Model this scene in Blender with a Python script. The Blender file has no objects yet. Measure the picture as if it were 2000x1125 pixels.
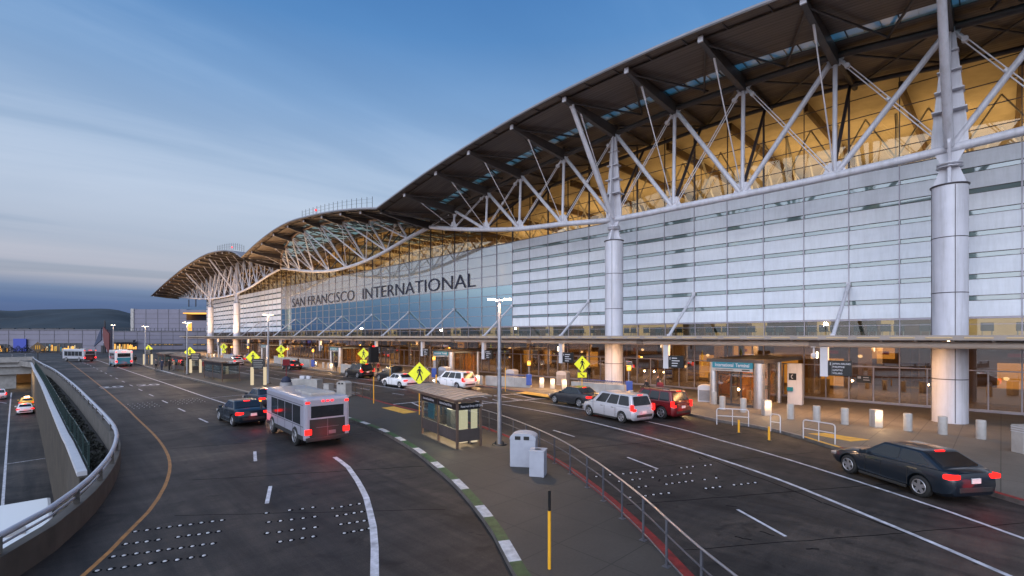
import bpy, bmesh, math, random
from mathutils import Vector, Matrix
random.seed(11)
SC = bpy.context.scene
COL = SC.collection
R_ = math.radians
PI = math.pi
# ---------------------------------------------------------------- materials
MATS = {}
def nmat(name):
    m = bpy.data.materials.new(name); m.use_nodes = True
    nt = m.node_tree
    for n in list(nt.nodes): nt.nodes.remove(n)
    out = nt.nodes.new('ShaderNodeOutputMaterial')
    MATS[name] = m
    return m, nt, out
def bsdf(nt, out, col, rough=.6, metal=0., spec=.5, coat=0.):
    b = nt.nodes.new('ShaderNodeBsdfPrincipled')
    b.inputs['Base Color'].default_value = (*col, 1)
    b.inputs['Roughness'].default_value = rough
    b.inputs['Metallic'].default_value = metal
    b.inputs['Specular IOR Level'].default_value = spec
    b.inputs['Coat Weight'].default_value = coat
    nt.links.new(b.outputs[0], out.inputs[0])
    return b
def coord(nt, kind='Object', scale=(1, 1, 1), rot=(0, 0, 0)):
    if kind == 'World':
        g = nt.nodes.new('ShaderNodeNewGeometry'); o = g.outputs['Position']
    else:
        g = nt.nodes.new('ShaderNodeTexCoord'); o = g.outputs[kind]
    mp = nt.nodes.new('ShaderNodeMapping'); mp.inputs['Scale'].default_value = scale
    mp.inputs['Rotation'].default_value = rot
    nt.links.new(o, mp.inputs[0]); return mp.outputs[0]
def noise(nt, vec, scale, detail=4, rough=.55, dist=0.):
    n = nt.nodes.new('ShaderNodeTexNoise')
    n.inputs['Scale'].default_value = scale; n.inputs['Detail'].default_value = detail
    n.inputs['Roughness'].default_value = rough; n.inputs['Distortion'].default_value = dist
    nt.links.new(vec, n.inputs['Vector']); return n.outputs['Fac']
def ramp(nt, fac, stops):
    r = nt.nodes.new('ShaderNodeValToRGB')
    el = r.color_ramp.elements
    while len(el) < len(stops): el.new(.5)
    for e, (p, c) in zip(el, stops):
        e.position = p; e.color = (*c, 1) if len(c) == 3 else c
    nt.links.new(fac, r.inputs[0]); return r.outputs[0]
def mixc(nt, a, b, fac, mode='MIX'):
    n = nt.nodes.new('ShaderNodeMix'); n.data_type = 'RGBA'; n.blend_type = mode
    for sock, v in ((6, a), (7, b), (0, fac)):
        if hasattr(v, 'links') or isinstance(v, bpy.types.NodeSocket): nt.links.new(v, n.inputs[sock])
        elif isinstance(v, (int, float)): n.inputs[sock].default_value = v
        else: n.inputs[sock].default_value = (*v, 1)
    return n.outputs[2]
def bump(nt, b, h, strength=.3, dist=.02):
    n = nt.nodes.new('ShaderNodeBump'); n.inputs['Strength'].default_value = strength
    n.inputs['Distance'].default_value = dist
    nt.links.new(h, n.inputs['Height']); nt.links.new(n.outputs[0], b.inputs['Normal'])
def plain(name, col, rough=.6, metal=0., spec=.5, var=.18, scale=2.5, coat=0., world=False, bmp=0.):
    """a surface with slight uneven wear so that nothing is one flat colour"""
    m, nt, out = nmat(name)
    b = bsdf(nt, out, col, rough, metal, spec, coat)
    v = coord(nt, 'World' if world else 'Object')
    n1 = noise(nt, v, scale, 6, .6); 
    lo = tuple(max(0, c*(1-var)) for c in col); hi = tuple(min(1, c*(1+var)) for c in col)
    c = ramp(nt, n1, [(.3, lo), (.7, hi)])
    nt.links.new(c, b.inputs['Base Color'])
    n2 = noise(nt, v, scale*3.1, 3)
    rr = nt.nodes.new('ShaderNodeMapRange'); rr.inputs[3].default_value = max(.03, rough-.1); rr.inputs[4].default_value = min(1, rough+.12)
    nt.links.new(n2, rr.inputs[0]); nt.links.new(rr.outputs[0], b.inputs['Roughness'])
    if bmp: bump(nt, b, n2, bmp)
    return m
def emit(name, col, strength):
    m, nt, out = nmat(name)
    e = nt.nodes.new('ShaderNodeEmission'); e.inputs[0].default_value = (*col, 1); e.inputs[1].default_value = strength
    nt.links.new(e.outputs[0], out.inputs[0]); return m
def glass(name, tint, refl=.25, rough=.02, grey=None, thru=1.0, gcol=(1, 1, 1), edge=.5):
    """thin sheet glass: tinted transmission under a mirror layer that grows towards grazing angles"""
    m, nt, out = nmat(name)
    t = nt.nodes.new('ShaderNodeBsdfTransparent'); t.inputs[0].default_value = (*tint, 1)
    g = nt.nodes.new('ShaderNodeBsdfGlossy'); g.inputs[0].default_value = (*gcol, 1); g.inputs['Roughness'].default_value = rough
    lw = nt.nodes.new('ShaderNodeLayerWeight'); lw.inputs[0].default_value = .35
    mr = nt.nodes.new('ShaderNodeMapRange'); mr.inputs[3].default_value = refl; mr.inputs[4].default_value = min(1, refl+edge)
    nt.links.new(lw.outputs['Fresnel'], mr.inputs[0])
    body = t.outputs[0]
    if grey is not None:
        d = nt.nodes.new('ShaderNodeBsdfDiffuse'); d.inputs[0].default_value = (*grey, 1)
        mx = nt.nodes.new('ShaderNodeMixShader'); mx.inputs[0].default_value = 1-thru
        nt.links.new(t.outputs[0], mx.inputs[1]); nt.links.new(d.outputs[0], mx.inputs[2]); body = mx.outputs[0]
    mx = nt.nodes.new('ShaderNodeMixShader')
    nt.links.new(mr.outputs[0], mx.inputs[0]); nt.links.new(body, mx.inputs[1]); nt.links.new(g.outputs[0], mx.inputs[2])
    nt.links.new(mx.outputs[0], out.inputs[0]); return m
# ---------------------------------------------------------------- mesh builder
class MB:
    def __init__(s): s.v = []; s.f = []; s.mi = []; s.sm = []; s.cuts = []
    def cut(s):
        """end of one piece"""
        if s.v and (not s.cuts or s.cuts[-1] != (len(s.v), len(s.f))): s.cuts.append((len(s.v), len(s.f)))
    def build_each(s, name, mats, parent, most=100, key=None):
        """every piece as an object of its own; beyond the limit the rest is one mass"""
        s.cut(); a = (0, 0); P = []
        for c in s.cuts:
            m = MB(); m.v = s.v[a[0]:c[0]]; m.f = [[i-a[0] for i in f] for f in s.f[a[1]:c[1]]]; m.mi = s.mi[a[1]:c[1]]; m.sm = s.sm[a[1]:c[1]]; P.append(m); a = c
        for m in P[:most]: m.build(name, mats, parent)
        if len(P) > most:
            r = MB()
            for m in P[most:]:
                o = len(r.v); r.v += m.v; r.f += [[i+o for i in f] for f in m.f]; r.mi += m.mi; r.sm += m.sm
            r.build(name, mats, parent)['kind'] = 'stuff'
    def add(s, vs, fs, mi=0, smooth=False):
        o = len(s.v); s.v += [tuple(p) for p in vs]
        for f in fs: s.f.append([o+i for i in f]); s.mi.append(mi); s.sm.append(smooth)
    def box(s, a, b, mi=0, M=None):
        x0, y0, z0 = a; x1, y1, z1 = b
        vs = [(x0,y0,z0),(x1,y0,z0),(x1,y1,z0),(x0,y1,z0),(x0,y0,z1),(x1,y0,z1),(x1,y1,z1),(x0,y1,z1)]
        if M: vs = [M @ Vector(p) for p in vs]
        s.add(vs, [(0,3,2,1),(4,5,6,7),(0,1,5,4),(1,2,6,5),(2,3,7,6),(3,0,4,7)], mi)
    def cbox(s, c, d, mi=0, M=None, bev=0.):
        if bev <= 0:
            s.box([c[i]-d[i]/2 for i in range(3)], [c[i]+d[i]/2 for i in range(3)], mi, M); return
        bm = bmesh.new(); bmesh.ops.create_cube(bm, size=1)
        for v in bm.verts: v.co = Vector((v.co.x*d[0]+c[0], v.co.y*d[1]+c[1], v.co.z*d[2]+c[2]))
        bmesh.ops.bevel(bm, geom=bm.edges[:], offset=bev, segments=2, affect='EDGES', profile=.6)
        s.bm(bm, mi, M)
    def bm(s, bm, mi=0, M=None, smooth=False):
        bm.verts.index_update()
        s.add([(M @ v.co) if M else v.co for v in bm.verts], [[v.index for v in f.verts] for f in bm.faces], mi, smooth); bm.free()
    def tube(s, p, q, r, n=8, mi=0, r2=None, caps=True):
        p = Vector(p); q = Vector(q); d = q-p
        if d.length < 1e-6: return
        d.normalize(); u = d.orthogonal().normalized(); w = d.cross(u); r2 = r if r2 is None else r2
        vs = []
        for (c, rr) in ((p, r), (q, r2)):
            for i in range(n):
                a = 2*PI*i/n; vs.append(c+u*(rr*math.cos(a))+w*(rr*math.sin(a)))
        s.add(vs, [(i, (i+1) % n, n+(i+1) % n, n+i) for i in range(n)], mi, n > 4)
        if caps: s.add(vs[:n], [list(range(n))[::-1]], mi); s.add(vs[n:], [list(range(n))], mi)
    def path(s, pts, r, n=8, mi=0, closed=False):
        """a pipe bent along a run of points"""
        P = [Vector(p) for p in pts]; N = len(P); rings = []
        up = None
        for i in range(N):
            t = (P[min(i+1, N-1)]-P[max(i-1, 0)]).normalized()
            if up is None: up = t.orthogonal().normalized()
            up = (up-t*up.dot(t))
            up = up.normalized() if up.length > 1e-5 else t.orthogonal().normalized()
            w = t.cross(up)
            rings.append([P[i]+up*(r*math.cos(2*PI*k/n))+w*(r*math.sin(2*PI*k/n)) for k in range(n)])
        vs = [v for g in rings for v in g]
        s.add(vs, [(i*n+k, i*n+(k+1) % n, (i+1)*n+(k+1) % n, (i+1)*n+k) for i in range(N-1) for k in range(n)], mi, True)
        s.add(rings[0], [list(range(n))[::-1]], mi); s.add(rings[-1], [list(range(n))], mi)
    def lathe(s, prof, c=(0, 0, 0), n=24, mi=0, sx=1., sy=1.):
        vs = []
        for (r, z) in prof:
            for i in range(n): a = 2*PI*i/n; vs.append((c[0]+sx*r*math.cos(a), c[1]+sy*r*math.sin(a), c[2]+z))
        m = len(prof)
        s.add(vs, [(j*n+i, j*n+(i+1) % n, (j+1)*n+(i+1) % n, (j+1)*n+i) for j in range(m-1) for i in range(n)], mi, True)
        s.add(vs[:n], [list(range(n))[::-1]], mi); s.add(vs[-n:], [list(range(n))], mi)
    def poly(s, pts, z0, z1, mi=0, mis=None):
        """flat polygon in plan, made solid between two heights"""
        n = len(pts); A = sum(pts[i][0]*pts[(i+1) % n][1]-pts[(i+1) % n][0]*pts[i][1] for i in range(n))
        if A < 0: pts = pts[::-1]
        vs = [(p[0], p[1], z0) for p in pts]+[(p[0], p[1], z1) for p in pts]
        s.add(vs, [list(range(n))[::-1]], mi if mis is None else mis); s.add(vs, [[n+i for i in range(n)]], mi)
        s.add(vs, [(i, (i+1) % n, n+(i+1) % n, n+i) for i in range(n)], mi if mis is None else mis)
    def strip(s, L, Rr, mi=0, z=None):
        """ribbon between two runs of points"""
        n = len(L)
        f = lambda p: (p[0], p[1], z) if z is not None else p
        s.add([f(p) for p in L]+[f(p) for p in Rr], [(i, n+i, n+i+1, i+1) for i in range(n-1)], mi)
    def prism(s, pts, M, t, mi=0):
        """outline in its own x-y plane given a thickness along z, placed by M"""
        n = len(pts); A = sum(pts[i][0]*pts[(i+1) % n][1]-pts[(i+1) % n][0]*pts[i][1] for i in range(n))
        if A < 0: pts = pts[::-1]
        vs = [M @ Vector((p[0], p[1], 0)) for p in pts]+[M @ Vector((p[0], p[1], t)) for p in pts]
        s.add(vs, [list(range(n))[::-1]], mi); s.add(vs, [[n+i for i in range(n)]], mi)
        s.add(vs, [(i, (i+1) % n, n+(i+1) % n, n+i) for i in range(n)], mi)
    def mesh(s, name, mats):
        me = bpy.data.meshes.new(name); me.from_pydata(s.v, [], s.f)
        for m in (mats if isinstance(mats, (list, tuple)) else [mats]): me.materials.append(MATS[m] if isinstance(m, str) else m)
        me.polygons.foreach_set('material_index', s.mi); me.polygons.foreach_set('use_smooth', s.sm)
        me.update(); return me
    def build(s, name, mats, parent=None, loc=None):
        return link(name, s.mesh(name, mats), parent, loc)
def link(name, data, parent=None, loc=None, rz=None):
    o = bpy.data.objects.new(name, data); COL.objects.link(o)
    if parent is not None: o.parent = parent
    if loc is not None: o.location = loc
    if rz is not None: o.rotation_euler = (0, 0, rz)
    return o
def tag(o, label=None, cat=None, group=None, kind=None):
    if label: o['label'] = label
    if cat: o['category'] = cat
    if group: o['group'] = group
    if kind: o['kind'] = kind
    return o
def thing(name, label, cat, loc=(0, 0, 0), rz=0., group=None):
    o = bpy.data.objects.new(name, None); COL.objects.link(o); o.empty_display_size = .2
    o.location = loc; o.rotation_euler = (0, 0, rz)
    return tag(o, label, cat, group)
def structure(name, mb, mats): return tag(mb.build(name, mats), kind='structure')
def copy_tree(o, parent=None):
    c = o.copy(); COL.objects.link(c)
    if parent is not None: c.parent = parent
    for ch in list(o.children): copy_tree(ch, c)
    return c
def dup(root, loc, rz=None, label=None, group=None):
    c = copy_tree(root); c.location = loc
    if rz is not None: c.rotation_euler = (0, 0, rz)
    if label: c['label'] = label
    if group: c['group'] = group
    return c
def evaluated(o):
    dg = bpy.context.evaluated_depsgraph_get(); dg.update()
    me = bpy.data.meshes.new_from_object(o.evaluated_get(dg)); return me
def drop(o):
    d = o.data; bpy.data.objects.remove(o)
    if d and d.users == 0 and isinstance(d, bpy.types.Mesh): bpy.data.meshes.remove(d)
def frame(x, y, o):
    """matrix whose columns are the x axis, the y axis and their cross product, at o"""
    x = Vector(x).normalized(); y = Vector(y).normalized(); z = x.cross(y)
    return Matrix(((x.x, y.x, z.x, o[0]), (x.y, y.y, z.y, o[1]), (x.z, y.z, z.z, o[2]), (0, 0, 0, 1)))
def text_into(mb, s, size, M, depth=.004, mi=0, align='LEFT', xs=1., bold=0.):
    c = bpy.data.curves.new('letters', 'FONT'); c.body = s; c.size = size; c.extrude = depth/2; c.align_x = align
    c.offset = bold; c.resolution_u = 3
    o = bpy.data.objects.new('letters', c); COL.objects.link(o)
    me = evaluated(o); bpy.data.objects.remove(o); bpy.data.curves.remove(c)
    mb.add([M @ Vector((v.co.x*xs, v.co.y, v.co.z+depth/2)) for v in me.vertices], [list(p.vertices) for p in me.polygons], mi)
    w = max((v.co.x for v in me.vertices), default=0)*xs
    bpy.data.meshes.remove(me); return w
def curve(pts):
    """smooth function through sorted (x, y) points (monotone-ish cubic)"""
    n = len(pts)
    d = [(pts[i+1][1]-pts[i][1])/(pts[i+1][0]-pts[i][0]) for i in range(n-1)]
    m = [d[0]]+[(d[i-1]+d[i])/2 for i in range(1, n-1)]+[d[-1]]
    def f(x):
        if x <= pts[0][0]: return pts[0][1]+(x-pts[0][0])*m[0]
        if x >= pts[-1][0]: return pts[-1][1]+(x-pts[-1][0])*m[-1]
        for i in range(n-1):
            if x <= pts[i+1][0]: break
        h = pts[i+1][0]-pts[i][0]; t = (x-pts[i][0])/h
        return (2*t**3-3*t*t+1)*pts[i][1]+(t**3-2*t*t+t)*h*m[i]+(-2*t**3+3*t*t)*pts[i+1][1]+(t**3-t*t)*h*m[i+1]
    return f
def smooth_line(pts, step=1.0):
    """resample a plan polyline as a Catmull-Rom curve"""
    out = []
    n = len(pts)
    for i in range(n-1):
        p0, p1, p2, p3 = [Vector(pts[max(0, min(n-1, i+k))]) for k in (-1, 0, 1, 2)]
        k = max(1, int((p2-p1).length/step))
        for j in range(k):
            t = j/k
            out.append(.5*((2*p1)+(p2-p0)*t+(2*p0-5*p1+4*p2-p3)*t*t+(3*p1-p0-3*p2+p3)*t**3))
    out.append(Vector(pts[-1])); return out
def offset_line(pts, d):
    """shift a plan run sideways: positive is to the right of its direction"""
    out = []
    for i in range(len(pts)):
        t = (Vector(pts[min(i+1, len(pts)-1)][:2])-Vector(pts[max(i-1, 0)][:2])).normalized()
        out.append(Vector((pts[i][0]+t.y*d, pts[i][1]-t.x*d)))
    return out
def lamp(kind, name, loc, energy, col, size=1., size_y=None, rot=(0, 0, 0), parent=None, spread=None):
    l = bpy.data.lights.new(name, kind); l.energy = energy; l.color = col
    if kind == 'AREA':
        l.size = size
        if size_y: l.shape = 'RECTANGLE'; l.size_y = size_y
        if spread: l.spread = spread
    elif kind in ('POINT', 'SPOT'): l.shadow_soft_size = size
    o = bpy.data.objects.new(name, l); COL.objects.link(o); o.location = loc; o.rotation_euler = rot
    if parent is not None: o.parent = parent
    return o
# ---------------------------------------------------------------- surfaces
def road_material():
    m, nt, out = nmat('asphalt')
    b = bsdf(nt, out, (.04, .036, .035), .65, 0, .3)
    v = coord(nt, 'World'); vs = coord(nt, 'World', (1, .07, 1)); vt = coord(nt, 'World', (.12, 1, 1), (0, 0, R_(8)))
    big = noise(nt, v, .11, 6, .62, .8); streak = noise(nt, vs, 1.3, 6, .7, .4); cross = noise(nt, vt, 1.6, 6, .7, .2); fine = noise(nt, v, 26, 4, .8); mid = noise(nt, v, 2.2, 5, .7)
    c = ramp(nt, big, [(.25, (.019, .017, .0175)), (.5, (.036, .030, .027)), (.78, (.074, .056, .045))])
    for f, st in ((streak, [(.3, (.4, .39, .4)), (.5, (1, 1, 1)), (.72, (1.75, 1.65, 1.52))]), (cross, [(.32, (.66,)*3), (.52, (1,)*3), (.7, (1.3, 1.28, 1.25))]), (mid, [(.3, (.8,)*3), (.7, (1.18,)*3)]), (fine, [(.3, (.55,)*3), (.55, (1,)*3), (.75, (1.65,)*3)])):
        c = mixc(nt, c, ramp(nt, f, st), 1., 'MULTIPLY')
    st = noise(nt, v, .62, 3, .55, 1.8); c = mixc(nt, c, ramp(nt, st, [(.60, (1, 1, 1)), (.70, (.45,)*3)]), 1., 'MULTIPLY')
    st = noise(nt, v, 1.7, 2, .5, .8); c = mixc(nt, c, ramp(nt, st, [(.70, (1, 1, 1)), (.74, (.35,)*3)]), 1., 'MULTIPLY')
    nt.links.new(c, b.inputs['Base Color'])
    rr = ramp(nt, big, [(.3, (.75,)*3), (.7, (.5,)*3)]); nt.links.new(rr, b.inputs['Roughness'])
    bump(nt, b, fine, .35, .012)
road_material()
def paved(name, base, jx, jy, joint=.03, jcol=.45):
    """poured concrete with tooled joints on a world grid"""
    m, nt, out = nmat(name)
    b = bsdf(nt, out, base, .7)
    v = coord(nt, 'World'); big = noise(nt, v, .35, 6, .65, .4); fine = noise(nt, v, 14, 4, .7)
    c = ramp(nt, big, [(.25, tuple(x*.68 for x in base)), (.55, base), (.8, tuple(x*1.3 for x in base))])
    f = ramp(nt, fine, [(.3, (.84,)*3), (.7, (1.12,)*3)]); c = mixc(nt, c, f, 1., 'MULTIPLY')
    sx = nt.nodes.new('ShaderNodeSeparateXYZ'); nt.links.new(v, sx.inputs[0])
    ms = []
    for i, p in ((0, jx), (1, jy)):
        if not p: continue
        a = nt.nodes.new('ShaderNodeMath'); a.operation = 'DIVIDE'; a.inputs[1].default_value = p; nt.links.new(sx.outputs[i], a.inputs[0])
        w = nt.nodes.new('ShaderNodeMath'); w.operation = 'FRACT'; nt.links.new(a.outputs[0], w.inputs[0])
        l = nt.nodes.new('ShaderNodeMath'); l.operation = 'LESS_THAN'; l.inputs[1].default_value = joint/p; nt.links.new(w.outputs[0], l.inputs[0]); ms.append(l.outputs[0])
    k = ms[0]
    if len(ms) > 1:
        q = nt.nodes.new('ShaderNodeMath'); q.operation = 'MAXIMUM'; nt.links.new(ms[0], q.inputs[0]); nt.links.new(ms[1], q.inputs[1]); k = q.outputs[0]
    c = mixc(nt, c, tuple(x*jcol for x in base), k)
    nt.links.new(c, b.inputs['Base Color']); bump(nt, b, fine, .2, .01)
paved('island_paving', (.05, .042, .035), 1.55, 1.55, .03)
paved('sidewalk_paving', (.135, .112, .092), 3.1, 1.55, .035)
plain('deck_concrete', (.2, .185, .175), .75, var=.3, scale=.8, bmp=.2)
plain('parapet_concrete', (.075, .067, .06), .75, var=.3, scale=.9, bmp=.2)
plain('pale_concrete', (.34, .315, .295), .7, var=.2, scale=1.2, bmp=.15)
plain('sail_red', (.1, .012, .014), .5, var=.2)
plain('sail_blue', (.012, .025, .07), .5, var=.2)
plain('fence_green', (.012, .03, .028), .5, var=.2)
plain('wall_stained', (.04, .03, .02), .8, var=.4, scale=.7, bmp=.2)
plain('soil', (.008, .0055, .0045), .95, var=.6, scale=3, bmp=.6)
plain('road_white', (.46, .45, .48), .6, var=.42, scale=3.5, world=True)
plain('road_yellow', (.3, .13, .03), .6, var=.35, scale=4, world=True)
plain('ramp_yellow', (.62, .33, .05), .7, var=.2, scale=4, world=True)
plain('kerb_white', (.42, .41, .42), .6, var=.35, scale=5, world=True)
plain('kerb_green', (.022, .06, .016), .6, var=.4, scale=5, world=True)
plain('kerb_red', (.2, .014, .011), .6, var=.45, scale=5, world=True)
plain('kerb_grey', (.2, .18, .165), .75, var=.25, scale=3, world=True)
plain('tar', (.004, .004, .0045), .85, 0., .12, var=.3)
plain('white_paint', (.5, .49, .52), .4, var=.07, scale=1.3)
plain('steel_paint', (.52, .515, .565), .38, var=.07, scale=.7)
def streaks():
    m = MATS['steel_paint']; nt = m.node_tree; b = [n for n in nt.nodes if n.type == 'BSDF_PRINCIPLED'][0]
    old = b.inputs['Base Color'].links[0].from_socket
    n = noise(nt, coord(nt, 'World', (1, 1, .09)), 2.6, 6, .7); c = mixc(nt, old, ramp(nt, n, [(.3, (.78, .77, .75)), (.52, (1, 1, 1)), (.75, (1.06,)*3)]), 1., 'MULTIPLY'); nt.links.new(c, b.inputs['Base Color'])
streaks()
plain('rod_paint', (.55, .53, .56), .35, var=.08)
plain('dark_steel', (.055, .044, .041), .45, var=.2, scale=1.2)
plain('mullion_steel', (.3, .28, .32), .35, .3, var=.1)
plain('mullion_dark', (.06, .05, .055), .4, .3, var=.1)
plain('canopy_paint', (.27, .225, .2), .5, var=.12, scale=.6)
plain('tube_paint', (.5, .43, .38), .4, var=.12, scale=.6)
plain('canopy_top', (.2, .19, .2), .6, var=.2, scale=.4)
plain('black_paint', (.006, .006, .007), .35, var=.2)
plain('rubber', (.012, .012, .012), .8, var=.3)
plain('alloy', (.45, .44, .46), .3, .8, var=.1)
plain('grey_plastic', (.32, .33, .38), .5, var=.08, scale=3)
plain('bin_panel', (.2, .19, .2), .5, var=.15)
plain('galvanised', (.3, .3, .33), .38, .7, var=.12, scale=4)
plain('rail_steel', (.13, .13, .15), .42, .6, var=.2, scale=4)
plain('bare_metal', (.52, .5, .5), .32, .85, var=.1, scale=4)
plain('bronze', (.13, .085, .065), .45, .35, var=.15, scale=3)
plain('shelter_roof', (.27, .225, .19), .6, .2, var=.2, scale=2)
plain('signal_yellow', (.8, .62, .01), .45, var=.05)
plain('sign_lime', (.78, .8, .02), .45, var=.04)
plain('pole_yellow', (.75, .36, .02), .5, var=.1, scale=6)
plain('teal_sign', (.01, .17, .24), .4, var=.06)
plain('blue_sign', (.012, .035, .3), .4, var=.1)
plain('skin', (.5, .3, .22), .55, var=.1)
plain('hair', (.03, .02, .015), .6, var=.3)
plain('cloth_black', (.014, .014, .017), .85, var=.3, scale=6)
plain('cloth_navy', (.02, .025, .05), .85, var=.3, scale=6)
plain('cloth_red', (.22, .02, .025), .85, var=.3, scale=6)
plain('cloth_grey', (.13, .12, .12), .85, var=.3, scale=6)
plain('cloth_tan', (.3, .2, .12), .85, var=.3, scale=6)
plain('hillside', (.009, .018, .026), .95, var=.5, scale=.004, world=True)
plain('far_panel', (.15, .14, .185), .5, var=.1, scale=.15, world=True)
plain('far_joint', (.1, .095, .11), .6, var=.1)
plain('far_dark', (.03, .03, .035), .6, var=.3)
plain('far_blue', (.05, .1, .17), .5, var=.2)
plain('leaf_dark', (.006, .007, .004), .8, var=.6, scale=8)
plain('interior_cream', (.62, .5, .34), .7, var=.12, scale=.3)
plain('interior_brown', (.13, .08, .04), .6, var=.3, scale=.6)
plain('interior_floor', (.2, .16, .12), .25, var=.2, scale=.6)
plain('interior_steel', (.6, .55, .45), .5, var=.08)
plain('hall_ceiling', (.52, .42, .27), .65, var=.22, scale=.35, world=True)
plain('amber_cladding', (.75, .4, .06), .5, var=.1)
plain('red_plastic', (.5, .02, .015), .3, var=.1)
plain('blue_plastic', (.03, .07, .3), .4, var=.1)
# soffit: long metal planks along the building
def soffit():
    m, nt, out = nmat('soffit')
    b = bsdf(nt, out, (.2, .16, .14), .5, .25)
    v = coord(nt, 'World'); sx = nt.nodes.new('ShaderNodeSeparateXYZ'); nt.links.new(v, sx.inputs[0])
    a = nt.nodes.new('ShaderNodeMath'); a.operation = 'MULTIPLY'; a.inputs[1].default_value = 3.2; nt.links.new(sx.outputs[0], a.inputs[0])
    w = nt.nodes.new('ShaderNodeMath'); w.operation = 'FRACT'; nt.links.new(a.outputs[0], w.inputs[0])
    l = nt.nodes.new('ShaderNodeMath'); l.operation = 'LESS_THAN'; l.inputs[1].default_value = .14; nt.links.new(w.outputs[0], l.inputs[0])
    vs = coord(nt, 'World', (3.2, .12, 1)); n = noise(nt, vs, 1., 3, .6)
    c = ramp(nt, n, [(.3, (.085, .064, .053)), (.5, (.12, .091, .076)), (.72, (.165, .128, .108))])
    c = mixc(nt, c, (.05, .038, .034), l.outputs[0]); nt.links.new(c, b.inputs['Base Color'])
soffit()
# frosted white façade panels
def frosted():
    m, nt, out = nmat('frosted_panel')
    b = bsdf(nt, out, (.66, .67, .74), .32, 0, .5)
    v = coord(nt, 'World', (1, .25, 1)); n = noise(nt, v, .5, 5, .65)
    c = ramp(nt, n, [(.28, (.60, .625, .68)), (.72, (.74, .765, .81))])
    gi = nt.nodes.new('ShaderNodeNewGeometry'); pr = ramp(nt, gi.outputs['Random Per Island'], [(0, (.92, .93, .95)), (.5, (1.02, 1.02, 1.03)), (1, (1.1, 1.1, 1.09))])
    c = mixc(nt, c, pr, 1., 'MULTIPLY')
    dv = coord(nt, 'World', (1, 2.2, .35)); dn = noise(nt, dv, 1.6, 5, .7); c = mixc(nt, c, ramp(nt, dn, [(.3, (.88, .88, .87)), (.6, (1, 1, 1))]), 1., 'MULTIPLY')
    nt.links.new(c, b.inputs['Base Color'])
    rr = ramp(nt, gi.outputs['Random Per Island'], [(0, (.16,)*3), (1, (.34,)*3)]); nt.links.new(rr, b.inputs['Roughness'])
    wv = noise(nt, coord(nt, 'World', (1, .5, .8)), .8, 2, .5); bump(nt, b, wv, .25, .12)
frosted()
glass('clear_glass', (.6, .88, .94), .55, .015, (.3, .5, .56), .8, gcol=(.72, .95, 1.))
glass('frit_glass', (.8, .8, .76), .26, .04, (.62, .62, .6), .55, gcol=(.9, .95, 1.))
glass('strip_glass', (.4, .54, .54), .12, .06, (.2, .29, .3), .4)
glass('clerestory_glass', (.92, .86, .74), .09, .02, edge=.25, gcol=(1., .85, .62))
glass('gallery_glass', (.8, .84, .78), .03, .02, edge=.12)
glass('brown_glass', (.75, .66, .55), .2, .015, (.11, .085, .06), .78)
glass('shelter_glass', (.86, .93, .92), .08, .02)
glass('skylight_glass', (.1, .36, .42), .0, .3, (.08, .24, .3), .85)
glass('lens_glass', (.5, 1., .95), .0, .3, (.3, .5, .5), .9)
glass('vehicle_glass', (.16, .17, .19), .14, .02)
emit('lamp_white', (1., .78, .5), 6)
emit('lamp_warm', (1., .62, .28), 16)
emit('lamp_amber', (1., .42, .05), 7)
emit('lamp_strip', (1., .78, .5), .6)
emit('lamp_red', (1., .014, .012), 3.6)
emit('lamp_red_small', (1., .02, .03), 4.)
emit('lamp_orange', (1., .25, .01), 4.5)
emit('head_lamp', (1., .9, .75), 10)
emit('lit_panel', (1., .82, .55), .75)
emit('shop_glow', (1., .48, .1), 1.7)
emit('interior_lamp', (1., .72, .4), 5)
emit('sculpture_light', (1., .6, .5), .6)
# ================================================================ the terminal
XT, XW, XB = 39.3, 46.0, 80.0          # truss line, façade plane, back of hall
NEAR, FAR = -50.0, 221.3
roofA = curve([(-50, 20.4), (-8.6, 24.0), (-1, 24.5), (4.8, 25.0), (10.5, 25.5), (16.4, 25.8), (24, 25.8), (31.5, 25.4), (43.4, 24.0), (48.4, 23.2), (56.1, 21.8)])
roofB = curve([(56.1, 21.8), (60.8, 22.6), (68.6, 23.7), (77.9, 24.6), (86, 25.05), (93, 24.8), (102.7, 23.7), (112.5, 22.1)])
roofC = curve([(112.5, 22.1), (117, 23.6), (123.9, 24.9), (136.3, 26.0), (145, 26.2), (153, 26.0), (166, 25.4), (179.6, 24.4), (200, 22.6), (221.3, 20.4)])
def roofz(y): return roofA(y) if y < 56.1 else roofB(y) if y < 112.5 else roofC(y)
zbA = curve([(-48, 20.0), (-34, 19.1), (-21, 18.2), (-9, 17.3), (2.2, 16.6), (9, 16.35), (19.9, 16.35), (25.9, 16.4), (32.2, 17.0), (38.5, 17.5), (44.2, 18.3), (50.6, 19.4), (56, 20.5)])
ztA = curve([(-48, 20.2), (-34, 21.4), (-20, 22.4), (-9, 23.2), (2.2, 24.0), (7.8, 24.7), (13.8, 24.95), (19.9, 24.95), (26, 24.6), (32, 24.2), (38, 23.7), (44.2, 22.9), (50.6, 21.8), (56, 20.6)])
zbB = curve([(56, 20.5), (60.9, 19.8), (69.7, 18.3), (76.5, 17.6), (86.3, 17.4), (98, 18.4), (106, 19.5), (112.5, 20.4)])
ztB = curve([(56, 20.6), (61, 22.0), (69.7, 23.3), (76.5, 24.0), (86, 24.45), (95, 24.05), (102, 23.1), (107, 22.2), (112.5, 20.5)])
zbC = curve([(112.5, 20.4), (121.9, 19.4), (133.2, 17.8), (145.2, 16.9), (161, 16.7), (172.1, 17.0), (192, 18.2), (205, 19.2), (219, 20.0)])
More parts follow.
